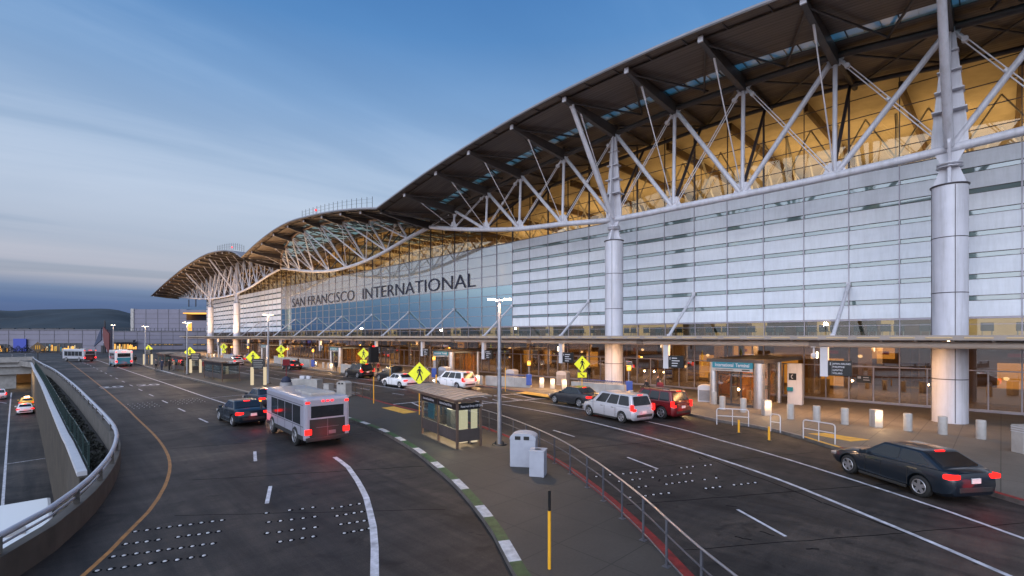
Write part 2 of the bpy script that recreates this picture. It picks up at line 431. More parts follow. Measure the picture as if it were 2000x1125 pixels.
ztC = curve([(112.5, 20.5), (120, 23.2), (128, 24.5), (136, 25.2), (145, 25.4), (153, 25.1), (165, 24.6), (180, 23.6), (200, 21.8), (219, 20.1)])
def bow(y): return 5.1*max(0., math.sin(PI*(y-56.)/56.5))**.75      # half width of the lens truss in plan
T = thing('airport_terminal', 'long glass and white panel airport terminal under three wave roofs on trusses', 'building')
# --- roof waves
def roof_wave(y0, y1, zf, slots, quads):
    xs = [31.2, 31.28, 32.3, 37.3, 38.4, 38.8, 39.6, 40.0, 41.1, 41.5, 42.7, 43.1, 44.3, 44.7, 45.9, 46.4, 55, 64, 72, XB+1]
    if quads:
        xs = [31.2, 31.28, 32.3]
        for k in range(7): xs += [34.2+1.72*k, 35.66+1.72*k]
        xs += [46.6, 55, 64, 72, XB+1]
    n = max(2, int((y1-y0)/.9)); ys = [y0+(y1-y0)*i/n for i in range(n+1)]
    mb = MB(); gl = MB(); th = .26
    lift = lambda x: .0 if x > 32.2 else -.0
    nx = len(xs)
    def hole(i, j):
        x = xs[i]; ym = (ys[j]+ys[j+1])/2
        if slots and x == 37.3 and y0+2.5 < ym < y1-3: return True
        if quads and abs((xs[i]+xs[i+1])/2-XT) < bow(ym)-.45 and 34 < x < 45.2 and abs(xs[i+1]-x-1.46) < .01 and (j % 5) != 0: return True
        return False
    vb = [(x, y, zf(y)-(.18 if x > 32.2 else .30)) for y in ys for x in xs]
    vt = [(x, y, zf(y)+th-(.26 if x > 31.25 else .44)-(.13 if quads and 33 < x < 46.5 else 0)) for y in ys for x in xs]
    fs = []; ft = []; gq = []
    for j in range(n):
        for i in range(nx-1):
            q = (j*nx+i, j*nx+i+1, (j+1)*nx+i+1, (j+1)*nx+i)
            if hole(i, j): gq.append(q)
            else: fs.append(q[::-1]); ft.append(q)
    nb = len(vb)
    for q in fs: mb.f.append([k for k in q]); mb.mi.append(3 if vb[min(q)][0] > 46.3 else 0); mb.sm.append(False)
    mb.v += vb+vt
    mb.add(vb+vt, [[k+nb for k in q] for q in ft], 1)
    for q in gq:   # sides of the openings
        mb.add(vb+vt, [(q[a], q[(a+1) % 4], q[(a+1) % 4]+nb, q[a]+nb) for a in range(4)], 2)
    edge = [(j*nx, (j+1)*nx, (j+1)*nx+nb, j*nx+nb) for j in range(n)]
    mb.add(vb+vt, edge, 2)
    for jj in (0, n): mb.add(vb+vt, [(jj*nx+i, jj*nx+i+1, jj*nx+i+1+nb, jj*nx+i+nb) for i in range(nx-1)], 2)
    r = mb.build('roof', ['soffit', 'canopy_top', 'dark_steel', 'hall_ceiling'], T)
    if gq:
        runs = {}
        for q in gq: runs.setdefault(q[0] % nx, []).append(q)
        for col in runs.values():
            col.sort(); last = None
            for k, q in enumerate(col):
                if last is not None and (q[0] != last[3] or (slots and k % 9 == 0)): gl.cut()
                P = [Vector(vb[i])+Vector((0, 0, .03)) for i in q]
                gl.add(P, [(0, 1, 2, 3)], 0)
                if slots and k % 3 == 0: gl.box((P[0].x, P[0].y-.03, P[0].z-.06), (P[1].x, P[0].y+.03, P[0].z-.01), 1)
                last = q
            gl.cut()
        gl.build_each('skylight', ['lens_glass' if quads else 'skylight_glass', 'dark_steel'], r)
    fb = MB()
    # band and its joints under the eave
    for j in range(0, n, 3):
        y = ys[j]; fb.box((31.4, y-.03, zf(y)-.335), (32.25, y+.03, zf(y)-.25))
    for j in range(n):
        a = ys[j]; b = ys[j+1]
        fb.tube((32.3, a, zf(a)-.27), (32.3, b, zf(b)-.27), .07, 5, caps=False)
    fb.build('eave_joint', 'dark_steel', r)
    return r
rA = roof_wave(NEAR, 56.1, roofA, True, False)
rB = roof_wave(56.1, 112.5, roofB, False, True)
rC = roof_wave(112.5, FAR, roofC, True, False)
# guard rails on the crowns of two waves
for r, zf, a, b, x in ((rB, roofB, 60, 84, 32.8), (rC, roofC, 116, 138, 32.8)):
    g = MB(); y = a; prev = None
    while y <= b:
        z = zf(y)+.28; g.tube((x, y, z), (x, y, z+1.5), .035, 5)
        if prev is not None:
            for h in (.7, 1.2): g.tube((x, prev, zf(prev)+.28+h), (x, y, z+h), .012, 4)
        prev = y; y += 1.5
    g.build('guard_rail', 'far_dark', r)
for r, y, z in ((rC, 121, roofC(121)), (rB, 76, roofB(76))):
    g = MB(); g.lathe([(.06, 0), (.06, .5)], (31.8, y, z+.1), 8, 0); g.build('obstruction_lamp', 'galvanised', r)
    g = MB(); g.lathe([(.02, 0), (.13, .04), (.15, .18), (.06, .3)], (31.8, y, z+.6), 10, 0); g.build('lamp_globe', 'lamp_red', r)
# --- trusses
def outrigger(mb, y, z0, z1, x0=XT+.3, x1=31.9):
    """tapered box arm from the truss out to the eave"""
    P = []
    for (x, zt, h, w) in ((x0, z0, 1.0, .42), ((x0+x1)/2, z0*.5+z1*.5, .8, .4), (x1, z1, .38, .3)):
        P += [(x, y-w/2, zt-h), (x, y+w/2, zt-h), (x, y+w/2, zt), (x, y-w/2, zt)]
    for k in (0, 4): mb.add(P, [(k+a, k+(a+1) % 4, k+4+(a+1) % 4, k+4+a) for a in range(4)], 0)
    mb.add(P, [(8, 9, 10, 11), (3, 2, 1, 0)], 0)
    mb.cbox((x1-.05, y, z1-.19), (.12, .34, .42), 1)
def truss(nodes, zb, zt, zf, thick_at, outer, masts, side):
    t = thing('roof_truss', None, None)
    t.parent = T
    ys = [nodes[0]+(nodes[-1]-nodes[0])*i/60 for i in range(61)]
    fx = (lambda y: XT+.25-bow(y)) if side == 'lens' else (lambda y: XT+.25)
    rx = (lambda y: min(XT+.25+bow(y), XW-.6)) if side == 'lens' else (lambda y: XW-1.0)
    b = MB(); b.path([(XT, y, zb(y)) for y in ys], .27, 10); b.build('bottom_chord', 'steel_paint', t)
    b = MB(); b.path([(fx(y), y, zt(y)) for y in ys], .24, 10); b.build('top_chord', 'dark_steel' if side != 'lens' else 'bronze', t)
    b = MB(); b.path([(rx(y), y, min(zt(y), zf(y)-.6)) for y in ys], .18, 8); b.build('rear_chord', 'dark_steel', t)
    V, D, Rr, Q, O, W = MB(), MB(), MB(), MB(), MB(), MB()
    for i, y in enumerate(nodes):
        B = Vector((XT, y, zb(y))); U = Vector((fx(y), y, zt(y))); h = U.z-B.z
        end = i in (0, len(nodes)-1)
        if h > .9 and y not in masts: V.tube(B, U, .15, 10); V.cut()
        if h > 1.2:
            Q.tube(B+Vector((.1, .12, .1)), (rx(y), y+.15, min(zt(y), zf(y)-.6)), .13 if side != 'lens' else .1, 8); Q.cut()
        if side == 'wing' and h > 1.2 and not end:
            gp = MB(); gp.prism([(-.75, .1), (.75, .1), (.35, .95), (-.35, .95)], frame((0, 1, 0), (0, 0, 1), (XT-.025, y, B.z)), .05); gp.tube((XT-.06, y-.28, B.z+.42), (XT+.08, y-.28, B.z+.42), .09, 8); gp.tube((XT-.06, y+.28, B.z+.42), (XT+.08, y+.28, B.z+.42), .09, 8); gp.prism([(-.6, -.1), (.6, -.1), (.3, -.75), (-.3, -.75)], frame((0, 1, 0), (0, 0, 1), (XT+.22, y, U.z)), .05); gp.build('gusset_plate', 'steel_paint', t)
        if outer:
            zt_ = zf(y)-.30; outrigger(O, y, min(U.z+.55, zf(y)-.25), zt_, fx(y)+.05); O.cut()
            for sgn in (-1, 1):
                y2 = y+sgn*3.0
                W.tube((32.6, y, zt_-.22), (fx(y2)-.25, y2, zf(y2)-.45), .085, 6); 
            if h > 1.5: Rr.tube((34.0, y, zt_-.55), B+Vector((-.1, 0, .2)), .045, 6); Rr.tube((34.0, y, zt_-.5), Vector((34.0, y, zt_-.5)).lerp(B, .12), .08, 6); Rr.cut()
        W.tube((fx(y), y, zf(y)-.5), (XW, y, zf(y)-.5), .2 if side != 'lens' else .12, 6); W.tube((fx(y), y, zt(y)), (fx(y), y, zf(y)-.3), .16, 6)
        if i < len(nodes)-1:
            y2 = nodes[i+1]; B2 = Vector((XT, y2, zb(y2))); U2 = Vector((fx(y2), y2, zt(y2)))
            W.tube((fx(y), y, zf(y)-.4), (XW, y2, zf(y2)-.4), .085, 6); W.tube((fx(y2), y2, zf(y2)-.4), (XW, y, zf(y)-.4), .085, 6)
            up = thick_at(y, y2)
            a, c = (B, U2) if up else (B2, U)
            if (c.z-a.z) > .8: D.tube(a+(c-a)*.02, c, .19 if side != 'lens' else .13, 10); D.cut()
            a, c = (B2, U) if up else (B, U2)
            if (c.z-a.z) > .8 and side:
                d = (c-a).normalized(); n = d.cross(Vector((1, 0, 0))).normalized()*.09
                a = a+d*.7; c = c-d*.7
                for sg in (-1, 1): Rr.tube(a+n*sg, c+n*sg, .04, 6)
                for e in (a, c):
                    Rr.tube(e-d*.55, e+d*.25, .1, 8); Rr.tube(e-d*.5+Vector((-.16, 0, 0)), e-d*.5+Vector((.16, 0, 0)), .17, 10)
                mid = a.lerp(c, .5); Rr.tube(mid-d*.1, mid+d*.1, .15, 8); Rr.cut()
        W.cut()
    V.build_each('post', 'steel_paint', t); D.build_each('diagonal_brace', 'steel_paint', t); Rr.build_each('tie_rod', 'rod_paint', t)
    Q.build_each('rear_strut', 'mullion_dark', t); W.build_each('roof_bracing', 'dark_steel', t)
    O.build_each('outrigger', ['dark_steel', 'steel_paint'], t)
    return t
nA = [-48, -42, -36, -30, -24, -18, -12, -7.5, -2.6, 2.2, 8.1, 14.2, 19.9, 25.9, 32.2, 38.5, 44.2, 50.6, 56.0]
nB = [56.0, 61.5, 67.5, 74, 81, 88, 95, 101.5, 107.5, 112.5]
nC = [112.5, 118, 123.5, 129, 134.5, 140, 145.2, 151, 157, 163, 167.5, 172.1, 178, 184, 190, 196, 202, 208, 214, 219]
tA = truss(nA, zbA, ztA, roofA, lambda a, b: not (-10 <= a < 14.0), True, (2.2, 25.9), 'wing')
tB = truss(nB, zbB, ztB, roofB, lambda a, b: a < 84, True, (), 'lens')
tC = truss(nC, zbC, ztC, roofC, lambda a, b: a < 145.2 and not a >= 158 or a >= 172, True, (145.2, 172.1), 'wing')
# --- columns with their masts
def column(y, zb, zt, zf):
    c = thing('column', None, None); c.parent = T; c.location = (0, 0, 0)
    s = MB(); s.lathe([(.85, .15), (.85, 14.3)], (XT, y, 0), 40); s.build('shaft', 'steel_paint', c)
    j = MB()
    for z in (2.75, 4.9, 7.9, 11.2): j.lathe([(.854, -.025), (.862, -.02), (.862, .02), (.854, .025)], (XT, y, z), 40)
    j.lathe([(.855, 0), (.92, .02), (.92, .09), (.8, .11)], (XT, y, 14.28), 40)
    for a in (200, 20, 110, 290):
        an = R_(a); j.tube((XT+.855*math.cos(an), y+.855*math.sin(an), .2), (XT+.855*math.cos(an), y+.855*math.sin(an), 14.25), .018, 5)
    j.build('panel_joint', 'mullion_dark', c)
    zc = zb(y); zT = zt(y)-.15
    m = MB()
    # two crossed plates: waist at the collar, wide at the chord, narrow at the top
    prof = [(.8, 14.35), (.4, 15.55), (.4, 15.75), (.85, zc+.15), (.82, zc+1.0), (.24, zT)]
    outl = [(w, z) for w, z in prof]+[(-w, z) for w, z in prof[::-1]]
    m.prism(outl, frame((0, 1, 0), (0, 0, 1), (XT-.09, y, 0)), .14)
    m.prism(outl, frame((-1, 0, 0), (0, 0, 1), (XT, y-.09, 0)), .14)
    m.lathe([(.3, 0), (.6, .02), (.6, .1), (.3, .12)], (XT, y, 15.6), 24)
    m.lathe([(.3, 0), (.62, .02), (.62, .08), (.3, .1)], (XT, y, 15.42), 24)
    for k in range(1, 5):
        z = zc+1.0+(zT-zc-1.)*k/5.2; w = .9+(.25-.9)*(z-zc-1)/(zT-zc-1)
        m.cbox((XT-.02, y, z), (w*1.5, w*2+.05, .07))
    m.cbox((XT-.28, y, (14.6+zc)/2+.4), (.1, .2, zc-14.0))
    m.build('mast', 'steel_paint', c)
    rk = MB()
    tip = Vector((32.9, y, zf(y)-.75)); foot = Vector((XT-.3, y, zc+.1))
    rk.tube(foot, tip, .25, 12, r2=.2); rk.tube(tip, tip+(tip-foot).normalized()*.15, .24, 12)
    rk.build('raking_strut', 'steel_paint', c)
for y, zb, zt, zf in ((2.2, zbA, ztA, roofA), (25.9, zbA, ztA, roofA), (145.2, zbC, ztC, roofC), (172.1, zbC, ztC, roofC)): column(y, zb, zt, zf)
# --- façade bays
Y0 = 5.35-3.15*13; NB = 77
rows_z = [6.65]; 
for k in range(6, -1, -1): rows_z += [16.75-1.47*k-.17, 16.75-1.47*k+.17]
rows_z.append(18.0)
def bay(i):
    a = Y0+3.15*i; b = a+3.15; ym = (a+b)/2
    clear = 46.3 < ym < 131.5
    rt = min(roofz(a), roofz(b))-.2; tops = (roofz(a)-.17, roofz(b)-.17)
    # upper façade
    mb = MB()
    if clear:
        mb.box((XW, a+.03, 6.65), (XW+.03, b-.03, 12.3), 1); mb.box((XW, a+.03, 12.3), (XW+.03, b-.03, 18.0), 3)
    else:
        for k in range(0, len(rows_z)-1):
            z0, z1 = rows_z[k], rows_z[k+1]
            if k % 2 == 0: mb.cbox((XW+.02, ym, (z0+z1)/2), (.14, 3.11, z1-z0-.02), 0, bev=.012)
            else: mb.box((XW, a+.02, z0), (XW+.03, b-.02, z1), 2)
    p = mb.build('facade_window' if clear else 'facade_panel', ['frosted_panel', 'clear_glass', 'strip_glass', 'frit_glass'], T)
    fr = MB()
    fr.box((XW-.1, a-.035, 6.65), (XW+.12, a+.035, 18.0), 0)
    if clear:
        for z in (6.7, 8.2, 9.5, 11.0, 12.3, 13.75, 15.25, 16.75, 17.96): fr.box((XW-.06, a+.035, z-.03), (XW+.08, b-.035, z+.03), 0)
    else:
        for k in range(1, len(rows_z)-1, 2):
            for z in (rows_z[k], rows_z[k+1]): fr.box((XW-.075, a+.036, z-.016), (XW+.06, b-.036, z+.016), 1)
            fr.box((XW-.16, a-.05, rows_z[k]+.03), (XW-.1, a+.05, rows_z[k+1]-.03), 0)
    fr.build('mullion', ['mullion_steel', 'mullion_dark'], p)
    # clerestory
    if rt > 18.6:
        mb = MB()
        vs = [(XW, a, 18.), (XW, b, 18.), (XW, b, tops[1]), (XW, a, tops[0])]
        mb.add(vs, [(0, 1, 2, 3)], 0)
        p = mb.build('clerestory_window', 'clerestory_glass', T)
        fr = MB()
        wide = i % 2 == 0
        fr.box((XW-(.09 if wide else .04), a-(.06 if wide else .025), 18.), (XW+.1, a+(.06 if wide else .025), tops[0]), 0)
        z = 18.0
        while z < rt-.3:
            fr.box((XW-.03, a+.06, z-.025), (XW+.05, b-.06, z+.025), 0); z += 1.47
        fr.box((XW-.045, a+.06, 17.97), (XW+.12, b-.06, 18.06), 0)
        fr.build('mullion', 'mullion_dark', p)
    # strip between canopy and façade
    mb = MB(); mb.box((XW+.2, a, 5.36), (XW+.22, b, 6.65), 0)
    p = mb.build('gallery_window', 'gallery_glass', T)
    fr = MB(); fr.box((XW+.1, a-.03, 5.36), (XW+.26, a+.03, 6.65), 0); fr.box((XW+.15, a+.03, 6.12), (XW+.24, b-.03, 6.16), 0)
    fr.box((XW-.04, a, 6.52), (XW+.3, b, 6.649), 0); fr.build('mullion', 'mullion_steel', p)
    # ground floor
    mb = MB(); mb.box((XW, a, .32), (XW+.03, b, 4.98), 0)
    p = mb.build('ground_window', 'brown_glass', T)
    fr = MB()
    for y in (a, ym): fr.box((XW-.07, y-.04, .32), (XW+.1, y+.04, 4.98 if y == a else 2.96), 0)
    for z in (2.96,): fr.box((XW-.05, a+.04, z-.04), (XW+.08, b-.04, z+.04), 0)
    fr.box((XW-.1, a, .151), (XW+.12, b, .32), 0)
    fr.build('mullion', 'mullion_steel', p)
for i in range(NB): bay(i)
YE = Y0+3.15*NB
w = MB(); w.box((XW, YE, .15), (XB, YE+.3, 19.)); w.box((XW, Y0-.3, .15), (XB, Y0, 21.)); w.box((XB, Y0, -1), (XB+.4, YE, 25.)); w.build('end_wall', 'pale_concrete', T)
# --- lettering on the glass
lt = MB(); sc = 3.05
lt2 = MB(); wid = text_into(lt2, 'SAN FRANCISCO', sc, Matrix(), .1)
k1 = (124.0-91.2)/wid
lt = MB(); text_into(lt, 'SAN FRANCISCO', sc, frame((0, -1, 0), (0, 0, 1), (XW-.07, 124.0, 12.55)), .05, xs=k1, bold=-.03)
lt.build('lettering', 'cloth_navy', T); lt = MB()
lt2 = MB(); wid = text_into(lt2, 'INTERNATIONAL', sc, Matrix(), .1)
text_into(lt, 'INTERNATIONAL', sc, frame((0, -1, 0), (0, 0, 1), (XW-.07, 88.2, 12.55)), .05, xs=(88.2-53.9)/wid, bold=-.03)
lt.build('lettering', 'cloth_navy', T)
# --- canopy over the kerb
XC0, XTU = 35.0, 36.0; CE = 192.5; NEAR = -36.
c = MB()
c.box((XC0, NEAR, 5.06), (XW+.19, CE, 5.30), 0); c.box((XC0-.12, NEAR, 5.1), (XC0, CE, 5.345), 1)
c.box((XC0+.02, NEAR, 5.30), (XC0+.3, CE, 5.36), 1)
can = c.build('canopy', ['canopy_top', 'canopy_paint'], T)
t = MB(); t.tube((XTU, NEAR, 4.82), (XTU, CE, 4.82), .2, 14); t.build('edge_tube', 'tube_paint', can)
br = MB(); st = MB(); yy = 8.5-12.6*4; cl = MB(); ls = MB(); bl = MB()
while yy < CE:
    br.lathe([(.3, -.16), (.3, .16)], (0, 0, 0), 14) if False else None
    br.tube((XTU, yy-.28, 4.82), (XTU, yy+.28, 4.82), .27, 14)
    br.cbox((XTU+2.5, yy, 4.86), (5., .16, .3)); br.cbox((XTU+7.4, yy, 4.93), (5., .13, .22))
    br.cbox((XTU, yy, 5.04), (.5, .5, .06)); br.cut()
    if yy > -36 and yy < 188:
        st.tube((XW-.14, yy, 9.4), (40.9, yy, 5.42), .13, 10); st.cbox((XW-.16, yy, 9.4), (.2, .28, .4)); st.cbox((40.9, yy, 5.4), (.4, .3, .2)); st.cut()
    yy += 12.6
br.build_each('bracket', 'canopy_paint', can); st.build_each('hanger_strut', 'steel_paint', can)
y = NEAR+.4
while y < CE-1.6:
    ls.box((XC0-.16, y, 5.2), (XC0-.121, y+1.1, 5.25)); cl.box((XC0+.2, y-.06, 4.99), (XW-.4, y+.06, 5.059)); ls.cut(); cl.cut(); y += 1.56
ls.build_each('edge_light', 'lamp_strip', can); cl.build_each('canopy_rib', 'canopy_paint', can)
yy = 2.2
dl = MB()
while yy < CE:
    for x in (38.6, 42.2): dl.lathe([(.16, 0), (.16, .05)], (x, yy, 5.005), 12); dl.cut()
    yy += 6.3
dl.build_each('downlight', 'lamp_warm', can)
fl = MB()
for k in range(9):
    yy = 92+k*12.6; fl.cbox((36.9, yy, 5.48), (.5, .8, .26), 0, bev=.04); fl.cut(); lamp('AREA', 'flood_lamp', (36.9, yy, 5.75), 1700, (1., .6, .28), .9, 1.2, (PI, R_(-8), 0), can)
fl.build_each('floodlight', 'dark_steel', can)
yy = 2.0
while yy < 190:
    lamp('AREA', 'canopy_lamp', (36.6, yy+6.0, 4.85), 950, (1., .54, .22), 1.0, 9.0, (0, 0, 0), can); yy += 12.6
# --- hall behind the glass
h = MB()
h.box((XW+.3, Y0, .1), (XB, YE, .14), 1)                # ground floor
h.box((XW+.3, Y0, 5.0), (60., YE, 5.3), 2)              # gallery slab
h.box((57., Y0, .14), (57.2, YE, 5.0), 0)               # wall behind the lobby
h.box((68., Y0, 5.3), (68.2, YE, 17.5), 3)              # wall behind the gallery
h.build('interior', ['interior_brown', 'interior_floor', 'interior_cream', 'interior_cream'], T)
ic = MB(); lc = MB(); lp = MB(); sg = MB(); ds = MB(); am = MB()
y = 5.35-12.6*3
k = 0
while y < YE-4:
    ic.lathe([(.5, .14), (.5, 5.)], (51.5, y+3, 0), 14); ic.cut(); ic.lathe([(.45, 5.3), (.45, 21)], (56., y+3, 0), 14)
    am.box((47.2, y-1.0, .15), (47.5, y-.55, 4.98)); am.cut(); ic.cut()
    for q in range(3):
        yy = y+2+q*4.0; z = 4.4+.35*math.sin(yy*1.7)
        lp.cbox((50+1.7*q, yy, 4.7), (.18, 1.8, .06))
        lp.cut()
        if random.random() < .75: lp.lathe([(.05, -.1), (.16, -.02), (.16, .1), (.05, .16)], (48.4+random.random()*5, yy+1, 1.6+random.random()*2.2), 10); lp.cut()
        if random.random() < .5: sg.box((56.6, yy, 3.6), (56.7, yy+.9, 3.9))
        sg.cut(); ds.cut(); lc.cut()
        if random.random() < .9: ds.box((52.5, yy, .14), (53.3, yy+2.6, 1.3))
        if random.random() < .7: lc.box((56.75, yy-.4, .4 if q else 3.2), (56.85, yy+1.5, 3.1 if q else 4.8))
    y += 12.6; k += 1
cr = MB(); dk = MB()
rn = random.Random(21); y = Y0+2
while y < YE-4:
    w = rn.uniform(1.2, 4.5)
    if rn.random() < .62: cr.box((56.8, y, 3.0), (56.95, y+w, 4.9)); cr.cut()
    if rn.random() < .6: dk.box((51.5+rn.random()*3, y, 5.3), (54.8, y+w*.8, 6.2+rn.random()*2.2)); dk.cut()
    y += w+rn.uniform(.3, 1.6)
cr.build_each('lobby_panel', 'interior_cream', T); dk.build_each('gallery_partition', 'interior_brown', T)
ic.build_each('interior_column', 'interior_cream', T); am.build_each('amber_pier', 'amber_cladding', T)
lp.build_each('interior_light', 'interior_lamp', T); sg.build_each('interior_sign', 'red_plastic', T); ds.build_each('check_in_desk', 'interior_steel', T)
lc.build_each('lit_display', 'shop_glow', T)
it = MB()     # pale lattice carrying the roof inside
for x in (52., 60.):
    y = Y0+2
    while y < YE-6:
        zt_, z2 = roofz(y)-1.0, roofz(y+4.2)-1.0
        it.tube((x, y, 16.5), (x, y+4.2, z2), .07, 6, caps=False); it.tube((x, y, zt_), (x, y+4.2, 16.5), .07, 6, caps=False); it.tube((x, y+2.1, 16.5), (x, y+2.1, (zt_+z2)/2), .05, 6, caps=False)
        it.tube((x, y+2.1, (zt_+z2)/2), (x+6, y+2.1, 17.9), .12, 6, caps=False)
        y += 4.2
ib = MB(); y = Y0+3.15
while y < YE-6:
    zt_ = roofz(y)-.5; ib.box((46.6, y-.14, zt_-.75), (XB-.2, y+.14, zt_)); ib.cut(); y += 6.3
ib.build_each('hall_beam', 'interior_brown', T)
it.build('interior_truss', 'interior_steel', T)
for yy, dy in ((-24, 34), (12, 38), (50, 38), (88, 38), (126, 38), (168, 46)):
    lamp('AREA', 'hall_lamp', (60., yy, 13.0), 1350, (1., .74, .38), 14., dy-4, (PI, 0, 0), T, R_(105))
    lamp('AREA', 'gallery_lamp', (56., yy, 12.), 2000, (1., .84, .58), 10., dy-4, (0, R_(-12), 0), T)
    lamp('AREA', 'wall_wash', (53., yy, 15.5), 1500, (1., .7, .36), 2., dy-4, (0, R_(-102), 0), T)
    lamp('AREA', 'lobby_lamp', (51.5, yy, 4.6), 1300, (1., .56, .2), 7., dy-4, (0, 0, 0), T)
# --- entrance vestibules
def vestibule(y0, y1):
    v = thing('entrance_vestibule', None, None); v.parent = T
    X0 = 36.9
    m = MB()
    m.box((X0-.15, y0-.4, 3.36), (XW-.1, y1+.4, 3.62), 0)
    for (x, y, w) in ((X0+.1, y1, .5), (X0+.1, y0, .75), (41.3, y0, .4), (41.3, y1, .4)):
        m.lathe([(w/2, .15), (w/2, 3.36)], (x, y, 0), 18, 1)
    m.box((X0+.12, y0+.2, 3.05), (X0+.3, y1-.2, 3.35), 1)
    m.build('portal', ['dark_steel', 'bare_metal'], v)
    g = MB(); g.box((X0+.2, y0+.3, .3), (X0+.23, y1-.3, 3.05)); g.box((X0+.4, y0-.02, .3), (41.1, y0+.02, 3.3)); g.box((X0+.4, y1-.02, .3), (41.1, y1+.02, 3.3))
    g.build('door', 'brown_glass', v)
    f = MB(); ym = (y0+y1)/2
    for y in (y0+.3, ym-.35, ym+.35, y1-.3): f.box((X0+.15, y-.04, .15), (X0+.28, y+.04, 3.05))
    f.box((X0+.16, y0+.34, .151), (X0+.27, y1-.34, .3)); f.box((X0+.15, y0+.3, 2.5), (X0+.27, y1-.3, 2.56))
    f.box((39., y0-.05, .15), (39.1, y0+.05, 3.3)); f.build('door_frame', 'dark_steel', v)
    s = MB(); s.box((X0-.2, y0+.35, 2.95), (X0-.08, y1-.05, 3.38), 0); s.box((X0-.19, y0+.35, 2.72), (X0-.09, y1-.05, 2.945), 1)
    text_into(s, 'International  Terminal', .36, frame((0, -1, 0), (0, 0, 1), (X0-.201, y1-.25, 3.06)), .006, 2, xs=(y1-y0-.75)/3.45, bold=.006)
    s.box((X0-.194, y0+.55, 2.79), (X0-.189, y0+1.1, 2.87), 3); s.box((X0-.194, y1-1.6, 2.81), (X0-.189, y1-.3, 2.85), 3)
    s.build('entrance_sign', ['teal_sign', 'pale_concrete', 'white_paint', 'black_paint'], v)
    bk = MB(); bk.box((41.4, y0+.3, .15), (41.5, y1-.3, 3.3), 0)  # added panel; its amber colour stands in for the golden glow inside
    for q in range(4): bk.box((41.3, y0+.3+q*(y1-y0-.6)/3-.04, .15), (41.39, y0+.3+q*(y1-y0-.6)/3+.04, 3.3), 1)
    bk.build('amber_backing', ['amber_cladding', 'bare_metal'], v)
    inn = MB(); inn.box((X0+.8, y0+.3, 3.2), (40.5, y1-.3, 3.28)); inn.build('ceiling_light', 'lit_panel', v)
    lamp('AREA', 'vestibule_lamp', (39., ym, 3.1), 300, (1., .55, .18), 2.5, 2.0, (0, 0, 0), v)
    return v
for y0, y1 in ((12.2, 15.5), (48.0, 51.5), (78.5, 82.), (114., 117.5), (150., 153.5)): vestibule(y0, y1)
# ================================================================ ground, roads, kerbs
LOW = -6.0
g = MB(); g.box((-2600, -400, LOW-.6), (3000, 3600, LOW), 0); structure('ground', g, ['asphalt'])
barrier_pts = [(-26, 1.5), (-14, 5.2), (-7.5, 8.6), (-3.2, 11.8), (-.4, 14.9), (1.0, 18.0), (1.95, 21.6), (2.55, 25.2), (2.85, 28.4), (2.95, 33), (2.9, 45), (2.75, 60), (2.2, 85), (1.3, 106), (.6, 126), (.3, 140)]
BL = smooth_line(barrier_pts, 1.2)
deck = [(p.x-.1, p.y) for p in BL]+[(-2, 150), (-70, 152), (-260, 152), (-260, 420), (180, 420), (180, -40), (-40, -40), (-40, 1.5)]
m = MB(); m.poly(deck, -1.1, 0, 0, 1); structure('road', m, ['asphalt', 'deck_concrete'])
# central island
isl_out = [(4.2, -8), (5.2, 2), (6.3, 5), (7.5, 7.5), (8.68, 9.5), (9.76, 11.7), (10.7, 13.9), (11.5, 16.2), (12.25, 18.4), (12.9, 20.8), (13.6, 24), (14.05, 28), (14.2, 33), (14.3, 38), (14.2, 46), (14.0, 60), (13.8, 75), (13.8, 95), (14.2, 115), (14.6, 128), (16, 138)]
isl_in = [(6.2, -8), (7.2, 0), (8.6, 2.6), (10.25, 4.8), (11.15, 5.9), (12.2, 7.3), (13.2, 8.75), (15.2, 12.1), (16.75, 15.6), (17.9, 18.9), (18.7, 22.5), (19.1, 27), (19.4, 32), (20.2, 38), (20.9, 44), (21.3, 56), (21.3, 75), (21.0, 95), (20.4, 115), (19.5, 130), (18, 140)]
IO, II = smooth_line(isl_out, 1.0), smooth_line(isl_in, 1.0)
m = MB(); m.poly([tuple(p) for p in offset_line(IO, .3)]+[tuple(p) for p in offset_line(II, -.28)][::-1], 0.001, .15); structure('pavement', m, ['island_paving'])
def kerb(L, d, cols, mats, name, seg=None, z=.154):
    """kerb stones along a run; cols picks the paint for each metre"""
    m = MB(); off = offset_line(L, d); s = 0
    for i in range(len(L)-1):
        a, b, c, e = L[i], L[i+1], off[i+1], off[i]
        n = max(1, round((b-a).length/.25))
        for k in range(n):
            t0, t1 = k/n, (k+1)/n
            P = [a.lerp(b, t0), a.lerp(b, t1), e.lerp(c, t1), e.lerp(c, t0)]
            mi = cols(s, P[0]); s += (P[1]-P[0]).length
            zz = z
            vs = [(p.x, p.y, .0) for p in P]+[(p.x, p.y, zz) for p in P]
            o = 1 if d > 0 else -1
            F = [(4, 5, 6, 7), (0, 1, 5, 4), (2, 3, 7, 6)]
            m.add(vs, F if o < 0 else [f[::-1] for f in F], mi); 
            m.add(vs, [(0, 4, 5, 1) if o < 0 else (0, 1, 5, 4)], 4)
    return structure(name, m, mats)
def col_island(s, p):
    if p.y > 31: return 2 if int(s/9) % 5 else 0
    return 0 if (s % 2.75) < 1.05 else 1
kerb(IO, .3, col_island, ['kerb_white', 'kerb_green', 'kerb_grey', 'kerb_red', 'kerb_grey'], 'kerb_outer')
kerb(II, -.28, lambda s, p: 3 if p.y < 40 else 2, ['kerb_white', 'kerb_green', 'kerb_grey', 'kerb_red', 'kerb_red'], 'kerb_inner')
